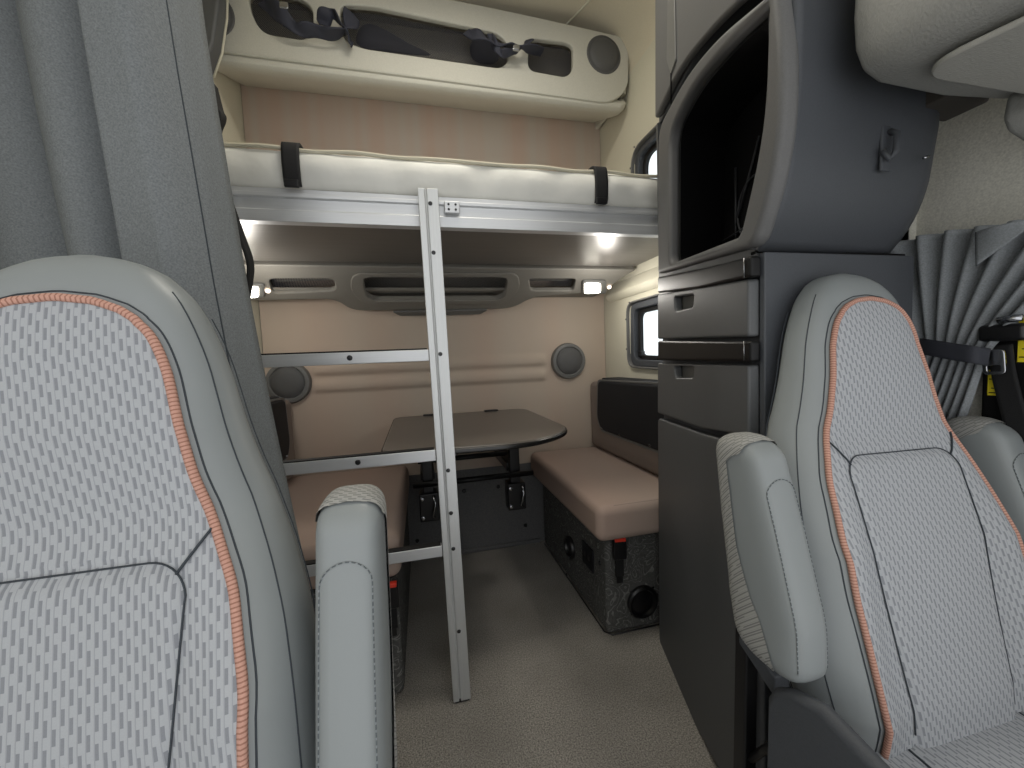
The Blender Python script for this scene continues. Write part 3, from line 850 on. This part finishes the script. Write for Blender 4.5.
# cubby frame
hole = [fc(*q, .021) for q in ((767, 6), (763, 130), (739, 236), (669, 264), (669, 132), (689, 90), (722, 49))]
hole = rnd(hole, [.01, .25, .02, .03, .05, .12, .12], 8)
rim = [fc(*q, .021) for q in ((776, -14), (782, 60), (780, 130), (768, 195), (752, 246), (657.5, 274), (657.5, 128), (685, 76), (715, 38))]
rim = rnd(rim, [.01, .2, .2, .1, .02, .01, .06, .12, .12], 8)
fr = plate('cubby_frame', [rim, hole], fm(.006), .030, .011, 'plastic_light', t, res=4)
edge = [fc(*q, -.002) for q in ((770, -20), (788, -4), (793, 79), (790, 146), (778, 205), (757, 250), (740, 250), (757, 195), (770, 130), (772, 60))]
plate('frame_cheek', [rnd(edge, [.01, .02, .2, .2, .1, .005, .005, .1, .2, .2], 6)], fm(-.004), .016, .005, 'plastic', t)
plate('face_filler', [[(.004, 1.165), (LF, 1.165), (LF, 1.29), (.30, 1.235), (.02, 1.19)]], fm(-.010), .012, 0, 'plastic', t)
# cubby lining: deep black box with moulded ribs on its back
DEP = .30
hb = [( (a), b) for a, b in hole]
bm = bmesh.new()
r0 = [bm.verts.new(F3(a, b, -.010)) for a, b in hb]
r1_ = [bm.verts.new(F3(max(a*.95, .0), b, -.010)+Vector((.15, .02, 0))) for a, b in hb]
n = len(hb)
for i in range(n): bm.faces.new((r0[i], r0[(i+1) % n], r1_[(i+1) % n], r1_[i]))
bm.faces.new(r1_)
lin_ = finish(bm, 'cubby_lining', 'void', t)
for pa, pb in (((.15, 1.25), (.15, 1.50)), ((.19, 1.50), (.30, 1.33)), ((.30, 1.25), (.30, 1.48)), ((.08, 1.31), (.38, 1.31)), ((.22, 1.24), (.28, 1.31))):
    tube('rib', [F3(pa[0], pa[1], -.010)+Vector((.145, .02, 0)), F3(pb[0], pb[1], -.010)+Vector((.145, .02, 0))], .003, 'rib', lin_, 6)
tube('ring_rib', [F3(.22+.07*math.cos(k*PI/12), 1.35+.07*math.sin(k*PI/12), -.010)+Vector((.145, .02, 0)) for k in range(25)], .003, 'rib', lin_, 6)
# upper door above the sweep of the frame
ud = [fc(*q, .004) for q in ((657.5, 119), (657.5, -60), (700, -110), (775, -160), (775, -28), (715, 27), (680, 70))]
du = plate('upper_door', [rnd(ud, [.01, .01, .01, .01, .02, .15, .12], 6)], fm(.002), .020, .006, 'plastic_light', t)
hd_ = [fc(*q, .012) for q in ((669, 0), (676, -3), (677, 60), (672, 74), (668, 60))]
plate('door_handle', [rnd(hd_, .006)], fm(.014), .005, .002, 'grille_ring', du)
# upper small door strip left of the handle (gap line)
g_ = [fc(*q, .013) for q in ((671, -30), (671, 104))]
tube('door_gap', [F3(g_[0][0], g_[0][1], .0125), F3(g_[1][0], g_[1][1], .0125)], .0022, 'matte_black', du, 6)
# glossy bars, drawers, lower door
def fplate(name, q, off, th, bv, m_, par, r=.008):
    return plate(name, [rnd([fc(*c_, off) for c_ in q], r)], fm(off-th/2), th, bv, m_, par)
def drawer(q, hq):
    pl = [fc(*c_, .013) for c_ in q]; hh = [fc(*c_, .013) for c_ in hq]
    d_ = plate('drawer', [rnd(pl, .008), rnd(hh, .012)], fm(.002), .022, .005, 'plastic', t, res=3)
    plate('finger_pull', [rnd([((a-sum(x[0] for x in hh)/4)*1.1+sum(x[0] for x in hh)/4, b) for a, b in hh], .01)], fm(-.0115), .003, 0, 'grille_ring', d_)
    return d_
drawer([(657.5, 294.5), (748, 279), (748, 337), (657.5, 339)], [(674, 297), (694, 294.5), (693, 307), (675, 311)])
drawer([(657.5, 363), (748, 365), (748, 444), (735, 434), (700, 428), (657.5, 413)], [(674, 366), (694, 366.5), (693, 378), (675, 378)])
fplate('lower_door', [(657.5, 418), (700, 433), (735, 443), (748, 452), (741, 800), (735, 800), (700, 735), (672, 690), (659, 640)], .012, .022, .006, 'plastic', t, .02)
fplate('trim_bar', [(657.5, 277), (700, 269), (750, 256), (750, 277), (700, 288), (657.5, 293)], .018, .020, .006, 'gloss', t, .006)
fplate('trim_bar', [(657.5, 341), (750, 341), (750, 362), (657.5, 360)], .018, .020, .006, 'gloss', t, .006)
for y_ in (268, 351):
    c_ = fc(744, y_, .018)
    tube('end_glint', [F3(c_[0], c_[1]-.018, .018), F3(c_[0], c_[1]+.018, .018)], .0012, 'steel', t, 6)
# coat hook on the curved side panel
p = atY(880, 152, .510)
hk = tube('coat_hook', [(p.x+.004, .500, p.z+.028), (p.x+.006, .490, p.z+.02), (p.x+.0, .487, p.z-.01), (p.x-.006, .492, p.z-.02), (p.x-.012, .498, p.z-.005)], .005, 'plastic_side', t)
box('hook_plate', p.x-.010, p.x+.012, .500, .506, p.z-.035, p.z+.038, 'plastic_side', hk, bevel=.003)
p = atY(919, 160, .510)
tube('pin', [(p.x-.006, .500, p.z-.002), (p.x+.006, .500, p.z+.002)], .0022, 'steel', t)
# block joining tower and overhead console
p0, p1 = atY(927, 92, .50), atY(983, 127, .50)
box('corner_block', p0.x, XW, .47, .53, p1.z+.02, p0.z+.03, mat('brown_trim', (62, 58, 54), .8), t, bevel=.005)

# ================================================================== OVERHEAD CONSOLE ABOVE THE RIGHT DOOR
t = thing('overhead_cab_console', (.80, .1, 1.33), 'grey overhead console with moulded underside, above the right door and curtain', 'console')
secs = []
bm = bmesh.new(); rings = []
NYs = 16
for i in range(NYs+1):
    v = i/NYs
    Y = .452-v*.95
    # rear end rounded
    e = 1-max(0, (.06-(.452-Y))/.06)**2*.12
    x_in = .604
    zb = 1.372-.16*max(0, (.452-Y))**1.0*.9
    c0 = .03
    prof = [(XW-.01, zb+.03), (XW-.01, zb+.006), (.80, zb-.004), (x_in+.05, zb+.0), (x_in+.02, zb+.012), (x_in+.004, zb+.04), (x_in, zb+.09), (x_in+.01, zb+.26), (x_in+.04, zb+.30), (XW-.01, zb+.30)]
    if i == 0: prof = [(x+(.02 if x < .8 else 0), z+(.008 if z < zb+.05 else 0)) for x, z in prof]
    rings.append([bm.verts.new((x, Y, z)) for x, z in prof])
n = len(prof)
for i in range(NYs):
    for k in range(n): bm.faces.new((rings[i][k], rings[i][(k+1) % n], rings[i+1][(k+1) % n], rings[i+1][k]))
bm.faces.new(rings[0]); bm.faces.new(rings[-1])
finish(bm, 'console_shell', 'overhead', t, bevel=.012, seg=4, angle=30)
def under_z(Y): return 1.372-.144*max(0, .452-Y)-.005
q = [atZ(932, 68, 1.352), atZ(1040, 28, 1.33), atZ(1060, 90, 1.345), atZ(1024, 86, 1.35), atZ(950, 75, 1.355)]
pts2 = rnd([(.648, .395), (.648, -.35), (.93, -.35), (.93, .395)], [.06, .03, .03, .06], 8)
mw = frame_mat((0, .385, under_z(.385)-.004), (1, 0, 0), (0, 1, .144))
plate('inset_panel', [[(x, y-.385) for x, y in pts2]], mw, .008, .003, 'overhead_in', t, res=3)
# pad that drops from the outer edge at the wall
p = atY(905+80, 100, .42)
prism('wall_pad', rnd3 if False else [(.895, .425, 1.375), (.885, .425, 1.335), (.90, .425, 1.315), (.93, .425, 1.306), (XW-.01, .425, 1.300), (XW-.01, .425, 1.375)], (0, -.60, -.085), 'overhead', t, bevel=.010, seg=4)

# ================================================================== LEFT WALL LOCKER (behind the curtain top)
t = thing('side_locker', (-.62, 1.2, 1.85), 'dark grey rounded locker at the upper left, half hidden by the grey curtain', 'locker')
pp = [atY(x, y, 1.62) for x, y in ((226, -60), (227, 20), (222, 55), (214, 78), (200, 95))]
prf = [(pp[0].x, 2.42), (pp[1].x, pp[1].z), (pp[2].x, pp[2].z), (pp[3].x, pp[3].z), (XL+.006, pp[4].z), (XL+.006, 2.42)]
prism('locker_body', [(x, 1.56, z) for x, z in prf], (0, .06, 0), 'plastic', t, bevel=.01)
tube('edge_trim', [(x+.002, 1.615, z) for x, z in prf[:4]], .004, 'beige', t)
# black webbing loop hanging beside the bunk
tp = [atY(213, 84, 1.05), atY(219, 108, 1.05), atY(222, 118, 1.05), atY(217, 140, 1.05), atY(226, 190, 1.05), atY(240, 232, 1.05), atY(250, 262, 1.05), atY(249, 285, 1.05), atY(243, 320, 1.05)]

# ================================================================== LEFT CURTAIN
t = thing('sleeper_curtain', (-.5, .74, 0), 'tall grey sleeper curtain in broad folds behind the left seat', 'curtain')
YCU = .745
edge_px = [(176, -120), (190, 0), (205, 95), (222, 190), (240, 290), (262, 400), (285, 510), (302, 590), (318, 680), (330, 768)]
ex = sorted([(atY(x, y, YCU).z, atY(x, y, YCU).x) for x, y in edge_px])
v1 = sorted([(atY(x, y, YCU-.02).z, atY(x, y, YCU-.02).x) for x, y in ((75, -120), (89, 0), (108, 130), (130, 270), (175, 520), (200, 768))])
v2 = sorted([(atY(x, y, YCU-.02).z, atY(x, y, YCU-.02).x) for x, y in ((-40, -120), (-18, 0), (0, 80), (22, 170), (45, 260), (90, 520), (110, 768))])
def cur_fn(u, v):
    z = .30+(2.32-.30)*v
    xs = [interp(z, ex), interp(z, v1), interp(z, v2), XL+.06, XL+.012]
    s = u*3.0
    k = min(int(s), 2); f = s-k
    a, b = xs[k], xs[k+1]
    if k == 2: b = XL+.012
    x = a+(b-a)*f
    # each fold swells out quickly at its left side and slides back under its neighbour
    A = (.085, .065, .06)[k]; back = (0, .035, .085)[k]
    if k == 0:
        # hem flat at the right edge, roll, then falls away
        y = -A*(math.sin(min(f/.45, 1)*PI/2))*(1-.25*max(0, f-.45)/.55)+(.055*max(0, (f-.86)/.14))
        y += .035*max(0, 1-f/.10)
    else:
        y = -A*math.sin(PI*min(1, f*1.02))**.8*.9-(.0)
        y += .03*(1 if f < .04 else 0)*(1-f/.04)
    y += .004*math.sin(z*5+u*9)+back*min(1, f*12) if k else .004*math.sin(z*5+u*9)
    if k == 2: y += .035*(1-min(1, f*12))
    return (x, YCU+y, z)
def cur_fn2(u, v): return cur_fn(u, v)
cl = grid_mesh('curtain_cloth', cur_fn2, 120, 60, 'curtain', t, thick=.003)
def hem(v, u=.035):
    p = Vector(cur_fn(u, v)); return (p.x, p.y-.003, p.z)
tube('hem_stitch', [hem(i/80, .045) for i in range(81)], .0012, 'seam', t, 5)
box('curtain_track', XL+.012, -.28, YCU-.012, YCU+.012, 2.322, 2.34, 'alu_x', t)

sb = ribbon('tie_strap', tp, .03, 'strap_b', t, .006, 50, (0, 1, .3))
sb['label'] = 'black webbing strap behind the curtain edge'

# ================================================================== RIGHT DOOR CURTAIN
t = thing('door_curtain', (.93, .45, .6), 'pleated dark grey curtain gathered with a black tie at the right door', 'curtain')
top_px = [(896, 244), (925, 237), (952, 232), (980, 228), (1010, 224), (1045, 218), (1085, 211), (1125, 203), (1170, 195)]
mid_px = [(921, 350), (930, 351), (938, 352), (946, 353), (954, 354), (962, 355), (970, 356), (978, 357), (986, 358)]
bot_px = [(880, 462), (888, 462), (896, 462), (905, 462), (913, 462), (922, 462), (930, 462), (938, 462), (950, 462)]
def XcY(px, py, X): return at(px, py, 0, X)
def dc_fn(u, v):
    s = u*8; k = min(int(s), 7); f = s-k
    L_ = lambda tab: ((tab[k][0]*(1-f)+tab[k+1][0]*f), (tab[k][1]*(1-f)+tab[k+1][1]*f))
    if v < .5:   # bottom -> tie
        w = v/.5; a, b = L_(bot_px), L_(mid_px); w2 = w**.8
        amp = .014*(1-w)+.007
    else:
        w = (v-.5)/.5; a, b = L_(mid_px), L_(top_px); w2 = w**1.15
        amp = .007+.022*w
    px_, py_ = a[0]*(1-w2)+b[0]*w2, a[1]*(1-w)+b[1]*w
    X = 1.0
    p = XcY(px_, py_, X)
    wav = math.sin(s*2*PI*.93+.6+.8*math.sin(v*3))
    ph = .5+.5*wav
    return (p.x-amp*ph**.7*1.15, p.y, p.z)
grid_mesh('curtain_cloth', dc_fn, 160, 50, 'curtain_dark', t, thick=.002)
# turned-over flap at the top
def flap(u, v):
    a = Vector(XcY(976+u*50, 232-u*12+v*34-(u*v)*24, .955)); a.x -= .012*math.sin(u*PI)*(1-v)
    return a
grid_mesh('turned_flap', flap, 12, 8, 'curtain_dark', t, thick=.003)
tie = [XcY(x, y, X) for x, y, X in ((920, 346, .965), (932, 348, .955), (955, 352, .95), (975, 355, .95), (988, 357, .975))]
ribbon('tie_band', tie, .030, mat('charcoal_webbing', (46, 48, 56), .8, bump=.4, nscale=500), t, .004, 20, (0, 0, 1))

# B pillar trim with seat belt behind curtain
pb = box('pillar_trim', 1.018, 1.032, .30, .50, .60, 1.02, 'matte_black', None, bevel=.006)
tag(pb, 'black pillar trim by the door behind the gathered curtain', 'pillar')
t = thing('seat_belt', (.95, .40, .8), 'black seat belt with steel tongue hanging beside the curtain tie', 'seat belt')
rib = [XcY(x, y, 1.005) for x, y in ((1000, 345), (1003, 370), (1010, 400), (1018, 430), (1030, 480))]
ribbon('belt_webbing', rib, .030, 'strap_b', t, .003, 24, (0, 1, 0))
q1 = XcY(1006, 332, 1.0)
bm = bmesh.new(); add_box(bm, q1.x-.016, q1.x+.012, q1.y-.030, q1.y+.030, q1.z-.016, q1.z+.014); finish(bm, 'belt_guide', 'black', t, bevel=.008)
q2 = XcY(1013, 322, 1.0)
tube('guide_bolt', [(q2.x-.02, q2.y+.008, q2.z+.004), (q2.x-.02, q2.y-.02, q2.z+.006)], .006, 'steel', t)
q3 = XcY(997, 362, .99)
tg = plate('belt_tongue', [rnd([(-.014, -.022), (.014, -.022), (.015, .022), (-.015, .022)], .008), rnd([(-.008, -.016), (.008, -.016), (.008, -.006), (-.008, -.006)], .002)], frame_mat((q3.x-.008, q3.y, q3.z), (0, -1, .1), (0, .1, 1)), .005, .0015, 'steel', t)
for (c0, c1, lab) in (((988, 370), (1003, 396), 'yellow warning label low on the black pillar, under the belt tongue'), ((1019, 316), (1040, 362), 'yellow warning label at the right edge beside the belt guide')):
    a, b = XcY(*c0, 1.016), XcY(*c1, 1.016)
    o = thing('warning_label', ((a.x), (a.y+b.y)/2, b.z), lab, 'label', 'yellow warning labels on the pillar')
    y0_, y1_ = sorted((a.y, b.y)); z0_, z1_ = sorted((a.z, b.z))
    box('label_sheet', 1.0165, 1.018, y0_, y1_, z0_, z1_, 'yellow', o)
    for k in range(5):
        zz = z0_+(z1_-z0_)*(k+.6)/5.6
        box('print_line', 1.0158, 1.0164, y0_+.002, y1_-.002-(k % 3)*.003, zz-.0009, zz+.0009, 'black', o)

# ================================================================== SEATS
WT = [(.40, .150), (.43, .190), (.48, .208), (.55, .218), (.63, .213), (.70, .206), (.76, .195), (.81, .181), (.86, .163), (.90, .148), (.94, .136), (.98, .127), (1.01, .120), (1.04, .110), (1.07, .097), (1.09, .084), (1.108, .064), (1.118, .046), (1.1235, .027), (1.126, .010)]
FT = [(.45, .158), (.50, .162), (.56, .166), (.65, .170), (.72, .167), (.80, .151), (.86, .128), (.90, .113), (.95, .101), (1.0, .091), (1.03, .082), (1.05, .070), (1.063, .053), (1.071, .034), (1.0745, .021), (1.0755, .004)]
def smooth_tab(tab, n=200):
    xs = np.linspace(tab[0][0], tab[-1][0], n); ys = np.interp(xs, [a for a, b in tab], [b for a, b in tab])
    k = np.ones(9)/9; yp = np.concatenate([np.full(4, ys[0]), ys, np.full(4, ys[-1])]); sm = np.convolve(yp, k, 'valid')
    sm[-8:] = ys[-8:]
    return list(zip(xs, sm))
WTs, FTs = smooth_tab(WT), smooth_tab(FT)
def W_(z): return interp(z, WTs)
def thick_(z):
    th = interp(z, [(.40, .03), (.43, .05), (.50, .062), (.70, .066), (.85, .058), (1.0, .050), (1.115, .046)])
    if z > 1.03: th *= max(.05, 1-((z-1.03)/.0975)**2.8)**.5
    return th
def lean(z): return .262*(min(z, .87)-.42)+.09*max(0, z-.87)
LW = [(.50, .098), (.60, .105), (.70, .113), (.78, .114), (.83, .115)]
def lump(x, z):
    w = interp(z, LW) if z < .829 else 0
    return w
def front_y(x, z, groove=True):
    W = W_(z); u = min(abs(x)/W, .999)
    T = thick_(z)
    y = -T*(1-u**4.5)**.36
    bol = interp(z, [(.40, .0), (.50, .024), (.70, .028), (.85, .008), (.95, .003), (1.0, 0), (1.12, 0)])
    y -= bol*math.exp(-((u-.78)/.2)**2)
    hd_b = interp(z, [(.86, 0), (.95, .010), (1.02, .008), (1.07, 0)])
    y -= hd_b*(1-u*u)
    # lumbar pillow, with the seam pressed in around it
    if groove and z < .90:
        d = lump_d(x, z)
        y -= .010/(1+math.exp(d/.006))
        y += .004*math.exp(-(d/.005)**2)
    return y
def lump_d(x, z):
    w = interp(z, LW); r = .034
    qx, qz = abs(x)-(w-r), z-(.829-r)
    return math.hypot(max(qx, 0), max(qz, 0))+min(max(qx, qz), 0)-r
def make_seat(loc, label, tilt=0):
    t = thing('cab_seat', (0, 0, 0), label, 'seat', 'high-backed cab seats with raised armrests')
    # leather shell
    bm = bmesh.new(); rings = []
    zs = [.40+.005*i for i in range(0, 126)]+[1.03+.0048*i for i in range(1, 18)]+[1.115, 1.118, 1.1205, 1.1225, 1.124, 1.1253, 1.126]
    NA = 56
    for z in zs:
        W = W_(z); T = thick_(z); ring = []
        for k in range(NA):
            th = 2*PI*k/NA; c, s = math.cos(th), math.sin(th)
            x = W*math.copysign(abs(c)**.55, c)
            if s < 0:
                y = front_y(x, z, False) if abs(x) < W*.985 else -T*abs(s)**.6
                y = min(y, 0)
            else:
                y = interp(z, [(.4, .03), (.5, .060), (.70, .056), (.8, .046), (.87, .034), (.95, .028), (1.13, .020)])*abs(s)**.55; x *= 1-.10*abs(s)
            ring.append(bm.verts.new((x, y+lean(z), z)))
        rings.append(ring)
    for i in range(len(rings)-1):
        for k in range(NA): bm.faces.new((rings[i][k], rings[i][(k+1) % NA], rings[i+1][(k+1) % NA], rings[i+1][k]))
    bm.faces.new(rings[0][::-1]); bm.faces.new(rings[-1])
    br = finish(bm, 'backrest', 'leather', t, smooth=True)
    # fabric front
    z0, z1 = .455, 1.0755
    def ff(u, v):
        z = z0+(z1-z0)*(1-(1-v)**1.35); w = interp(z, FTs); x = (u*2-1)*w
        return (x, front_y(x, z)+lean(z)-.0035, z)
    def fuv(u, v):
        p = ff(u, v); return (p[0], p[2])
    grid_mesh('fabric_panel', ff, 84, 150, 'fabric', br, uvfn=fuv)
    def edge_path(off, lift):
        L_ = []
        for i in range(90):
            z = z0+(z1-z0)*(1-(1-i/89)**2.2); L_.append((interp(z, FTs), z))
        L_[-1] = (0, z1)
        out = []
        full = [(-a, b) for a, b in L_]+[(a, b) for a, b in L_[::-1][1:]]
        for i, (a, b) in enumerate(full):
            a2, b2 = full[min(i+1, len(full)-1)]; a1, b1 = full[max(i-1, 0)]
            dx, dz = a2-a1, b2-b1; l = math.hypot(dx, dz) or 1
            nx_, nz_ = -dz/l, dx/l
            X, Z = a+nx_*off, b+nz_*off
            out.append((X, front_y(X, min(Z, 1.11), False)+lean(Z)-lift, Z))
        return out
    tube('orange_piping', edge_path(0, .0035), .0042, 'pipe', br, 6)
    tube('border_seam', edge_path(.0070, .0000), .0009, 'seam', br, 6)
    # seams of the lumbar panel
    sl = [(-interp(z, LW), z) for z in [.47+(.795-.47)*i/40 for i in range(41)]]
    sl += [(-(.115-.034)-.034*math.cos(a), .795+.034*math.sin(a)) for a in [PI/2*i/10 for i in range(1, 11)]]
    sl += [(-.081+.081*i/10, .829) for i in range(1, 11)]
    full = sl+[(-a, b) for a, b in sl[::-1][1:]]
    def onf(a, b, l=.0052): return (a, front_y(a, b)+lean(b)-l, b)
    tube('lumbar_seam', [onf(a, b) for a, b in full], .0009, 'seam', br, 5)
    for s in (-1, 1):
        tube('wing_seam', [onf(s*(.105+(.132-.105)*i/8), .818+(.855-.818)*i/8) for i in range(9)], .0013, 'seam', br, 5)
        # seam of the leather border
        pts_ = []
        for i in range(50):
            z = .47+(1.085-.47)*i/49; W = W_(z); x = s*W*.955
            pts_.append((x, front_y(x, z, False)+lean(z)-.0003, z))
        tube('leather_seam', pts_, .0008, 'seam', br, 5)
        pts_ = [(s*W_(z)*1.001, lean(z)+.012, z) for z in [.47+.59*i/40 for i in range(41)]]
        tube('side_seam', pts_, .0007, 'seam', br, 5)
    # seat cushion
    bm = bmesh.new(); rings = []
    def cw(y): return .235 if y > -.3 else .225
    ys_ = [.03, .0]+[-.02-.02*i for i in range(22)]+[-.475, -.487, -.492]
    def ctop(x, y):
        u = abs(x)/.245
        z = .455-.012*math.sin(min(max((-y)/.46, 0), 1)*PI)+.018*math.exp(-((u-.82)/.14)**2)
        if y < -.40: z -= ((-.40-y)/.095)**2*.05
        return z
    for y in ys_:
        ring = []
        ef = 1-max(0, (-.44-y)/.055)**2*.12
        for k in range(40):
            th = 2*PI*k/40; c, s = math.cos(th), math.sin(th)
            x = .245*ef*math.copysign(abs(c)**.4, c)
            z = ctop(x, y)-.05+(.05 if s > 0 else -.07)*abs(s)**.45
            ring.append(bm.verts.new((x, y, z)))
        rings.append(ring)
    for i in range(len(rings)-1):
        for k in range(40): bm.faces.new((rings[i][k], rings[i][(k+1) % 40], rings[i+1][(k+1) % 40], rings[i+1][k]))
    bm.faces.new(rings[0]); bm.faces.new(rings[-1])
    sc = finish(bm, 'seat_cushion', 'leather', t, smooth=True)
    def cf(u, v):
        x = (u*2-1)*.195; y = -.01-.42*v
        g = .004*math.exp(-((abs(x)-.11)/.005)**2)
        return (x, y, ctop(x, y)+.005-g)
    grid_mesh('cushion_fabric', cf, 70, 70, 'fabric', sc, uvfn=lambda u, v: ((u*2-1)*.195, -.01-.42*v))
    tube('cushion_piping', [(-.197, -.01, ctop(-.197, -.01)+.004)]+[(-.197, -.01-.42*i/30, ctop(-.197, -.01-.42*i/30)+.004) for i in range(31)]+[(-.197+.394*i/12, -.432, ctop(0, -.432)+.004) for i in range(13)]+[(.197, -.43+.42*i/30, ctop(.197, -.43+.42*i/30)+.004) for i in range(31)], .004, 'pipe', sc, 6)
    for s in (-1, 1):
        tube('cushion_seam', [(s*.11, -.01-.42*i/30, ctop(.11, -.01-.42*i/30)+.002) for i in range(31)], .0016, 'seam', sc, 5)
    # base
    box('seat_base', -.20, .20, -.40, .02, .10, .335, 'matte_black', t, bevel=.02)
    box('base_plate', -.23, .23, -.43, .05, .001, .10, 'plastic', t, bevel=.015)
    # side shields: dark plate with a bevelled lighter edge
    for s in (-1, 1):
        sh = [(.014, .20), (.014, .505), (.004, .528), (-.02, .546), (-.06, .560), (-.36, .50), (-.36, .20)]
        xo = s*.252
        o = prism('side_shield', [(xo, y, z) for y, z in sh], (s*.028, 0, 0), 'plastic_side', t, bevel=.010, seg=1)
        lathe('shield_cap', [(0, .004), (.018, .003), (.022, 0)], (s*.280, -.20, .40), (s, 0, 0), 'plastic', o, 20)
    # raised armrests
    for s in (-1, 1):
        arm(t, s)
    # black frame behind the shield
    for s in (-1, 1):
        po = box('frame_post', s*.236-.012, s*.236+.012, .075, .100, .10, .545, 'black', t, bevel=.004)
        prism('frame_brace', [(s*.24-.014, .085, .560), (s*.24-.014, .020, .525), (s*.24-.014, .020, .495), (s*.24-.014, .085, .530)], (.028, 0, 0), 'plastic_side', po, bevel=.003)
        tube('frame_rod', [(s*.236, .075, .34), (s*.236, .02, .43)], .006, 'black', po, 8)
    t.location = loc; t.rotation_euler.y = tilt
    return t

def arm(t, s):
    # built upright, leaning with the backrest; local frame: a = forward, b = up along the arm
    k = .25
    def P(x, a, b):   # b measured up from the pivot
        z = .545+b; y = .070+.13*(z-.88)+a
        return Vector((s*x, y, z))
    L_ = .320
    NB, NA = 46, 36
    bm = bmesh.new(); rings = []
    def half(b):
        # half depth (front-back) along the arm, rounded at both ends
        h = interp(b, [(0, .052), (.08, .060), (.2, .052), (.29, .043), (L_, .036)])
        e0 = max(0, 1-((max(0, .035-b))/.035)**2.2)**.5
        e1 = max(0, 1-((max(0, b-(L_-.030)))/.030)**2.2)**.5
        return h*e0*e1, e0*e1
    bs = [0.0005, .002, .005, .010, .016, .024, .035]+[.035+(L_-.065)*i/26 for i in range(1, 27)]+[L_-.030+.030*q for q in (.2, .4, .55, .7, .8, .88, .94, .98, .998)]
    cfr = lambda b: interp(b, [(0, -.012), (.1, -.010), (L_, .012)])
    for b in bs:
        h, e = half(b); w = .032*e**.8
        ring = []
        for q in range(NA):
            th = 2*PI*q/NA; c, sn = math.cos(th), math.sin(th)
            ring.append(bm.verts.new(P(.250+w*math.copysign(abs(c)**.5, c), cfr(b)+h*math.copysign(abs(sn)**.62, sn), b)))
        rings.append(ring)
    for i in range(len(rings)-1):
        for q in range(NA): bm.faces.new((rings[i][q], rings[i][(q+1) % NA], rings[i+1][(q+1) % NA], rings[i+1][q]))
    bm.faces.new(rings[0]); bm.faces.new(rings[-1])
    o = finish(bm, 'armrest', 'leather', t, smooth=True)
    # fabric strip wrapping the rear and the tip
    bm = bmesh.new(); rings = []
    for b in bs[2:]:
        h, e = half(b); w = .032*e**.8+.0022; h += .0022
        ring = []
        bb = b+(.002 if b > L_-.02 else 0)
        lim = interp(b, [(0, -.25), (.06, -.05), (.16, .16), (.28, .12), (L_-.03, .0), (L_-.012, -.5), (L_-.006, -1.0), (L_, -1.0)])
        for q in range(29):
            th0 = math.asin(max(-1, min(1, lim)))
            th = th0+(PI-2*th0)*q/28
            c, sn = math.cos(th), math.sin(th)
            ring.append(bm.verts.new(P(.250+w*math.copysign(abs(c)**.5, c), cfr(b)+h*math.copysign(abs(sn)**.62, sn), bb)))
        rings.append(ring)
    for i in range(len(rings)-1):
        for q in range(28): bm.faces.new((rings[i][q], rings[i][q+1], rings[i+1][q+1], rings[i+1][q]))
    bm.faces.new(rings[-1])
    finish(bm, 'fabric_strip', 'strip', o, smooth=True)
    # stitched inverted U on the front face
    u_ = []
    for i in range(40):
        b = .03+(L_-.075-.03)*i/39; u_.append((.024, b))
    arc = [(.024*math.cos(a), L_-.075+.022*math.sin(a)) for a in [PI*i/12 for i in range(1, 12)]]
    path = u_+arc+[(-a, b) for a, b in u_[::-1]]
    def onarm(dx, b):
        h, e = half(b); w = .032*e**.8
        c = min(abs(dx)/w, .999)**2; sn = math.sqrt(max(0, 1-c*c))
        return P(.250+dx, cfr(b)-h*sn**.62-.0006, b)
    tube('armrest_stitching', [onarm(a, b) for a, b in path], .0007, 'thread', o, 5)

seat = make_seat((.706, .405, 0), 'grey cab seat with orange stitching at the right, in front of the cabinet tower', math.radians(1.4))

def copy_tree(o, parent=None):
    c = o.copy(); COL.objects.link(c)
    if parent is not None: c.parent = parent
    for ch in list(o.children): copy_tree(ch, c)
    return c
s2 = copy_tree(seat)
s2.location = (-.332, .365, 0); s2.rotation_euler.y = 0
s2['label'] = 'grey cab seat with orange stitching at the left, before the tall grey curtain'
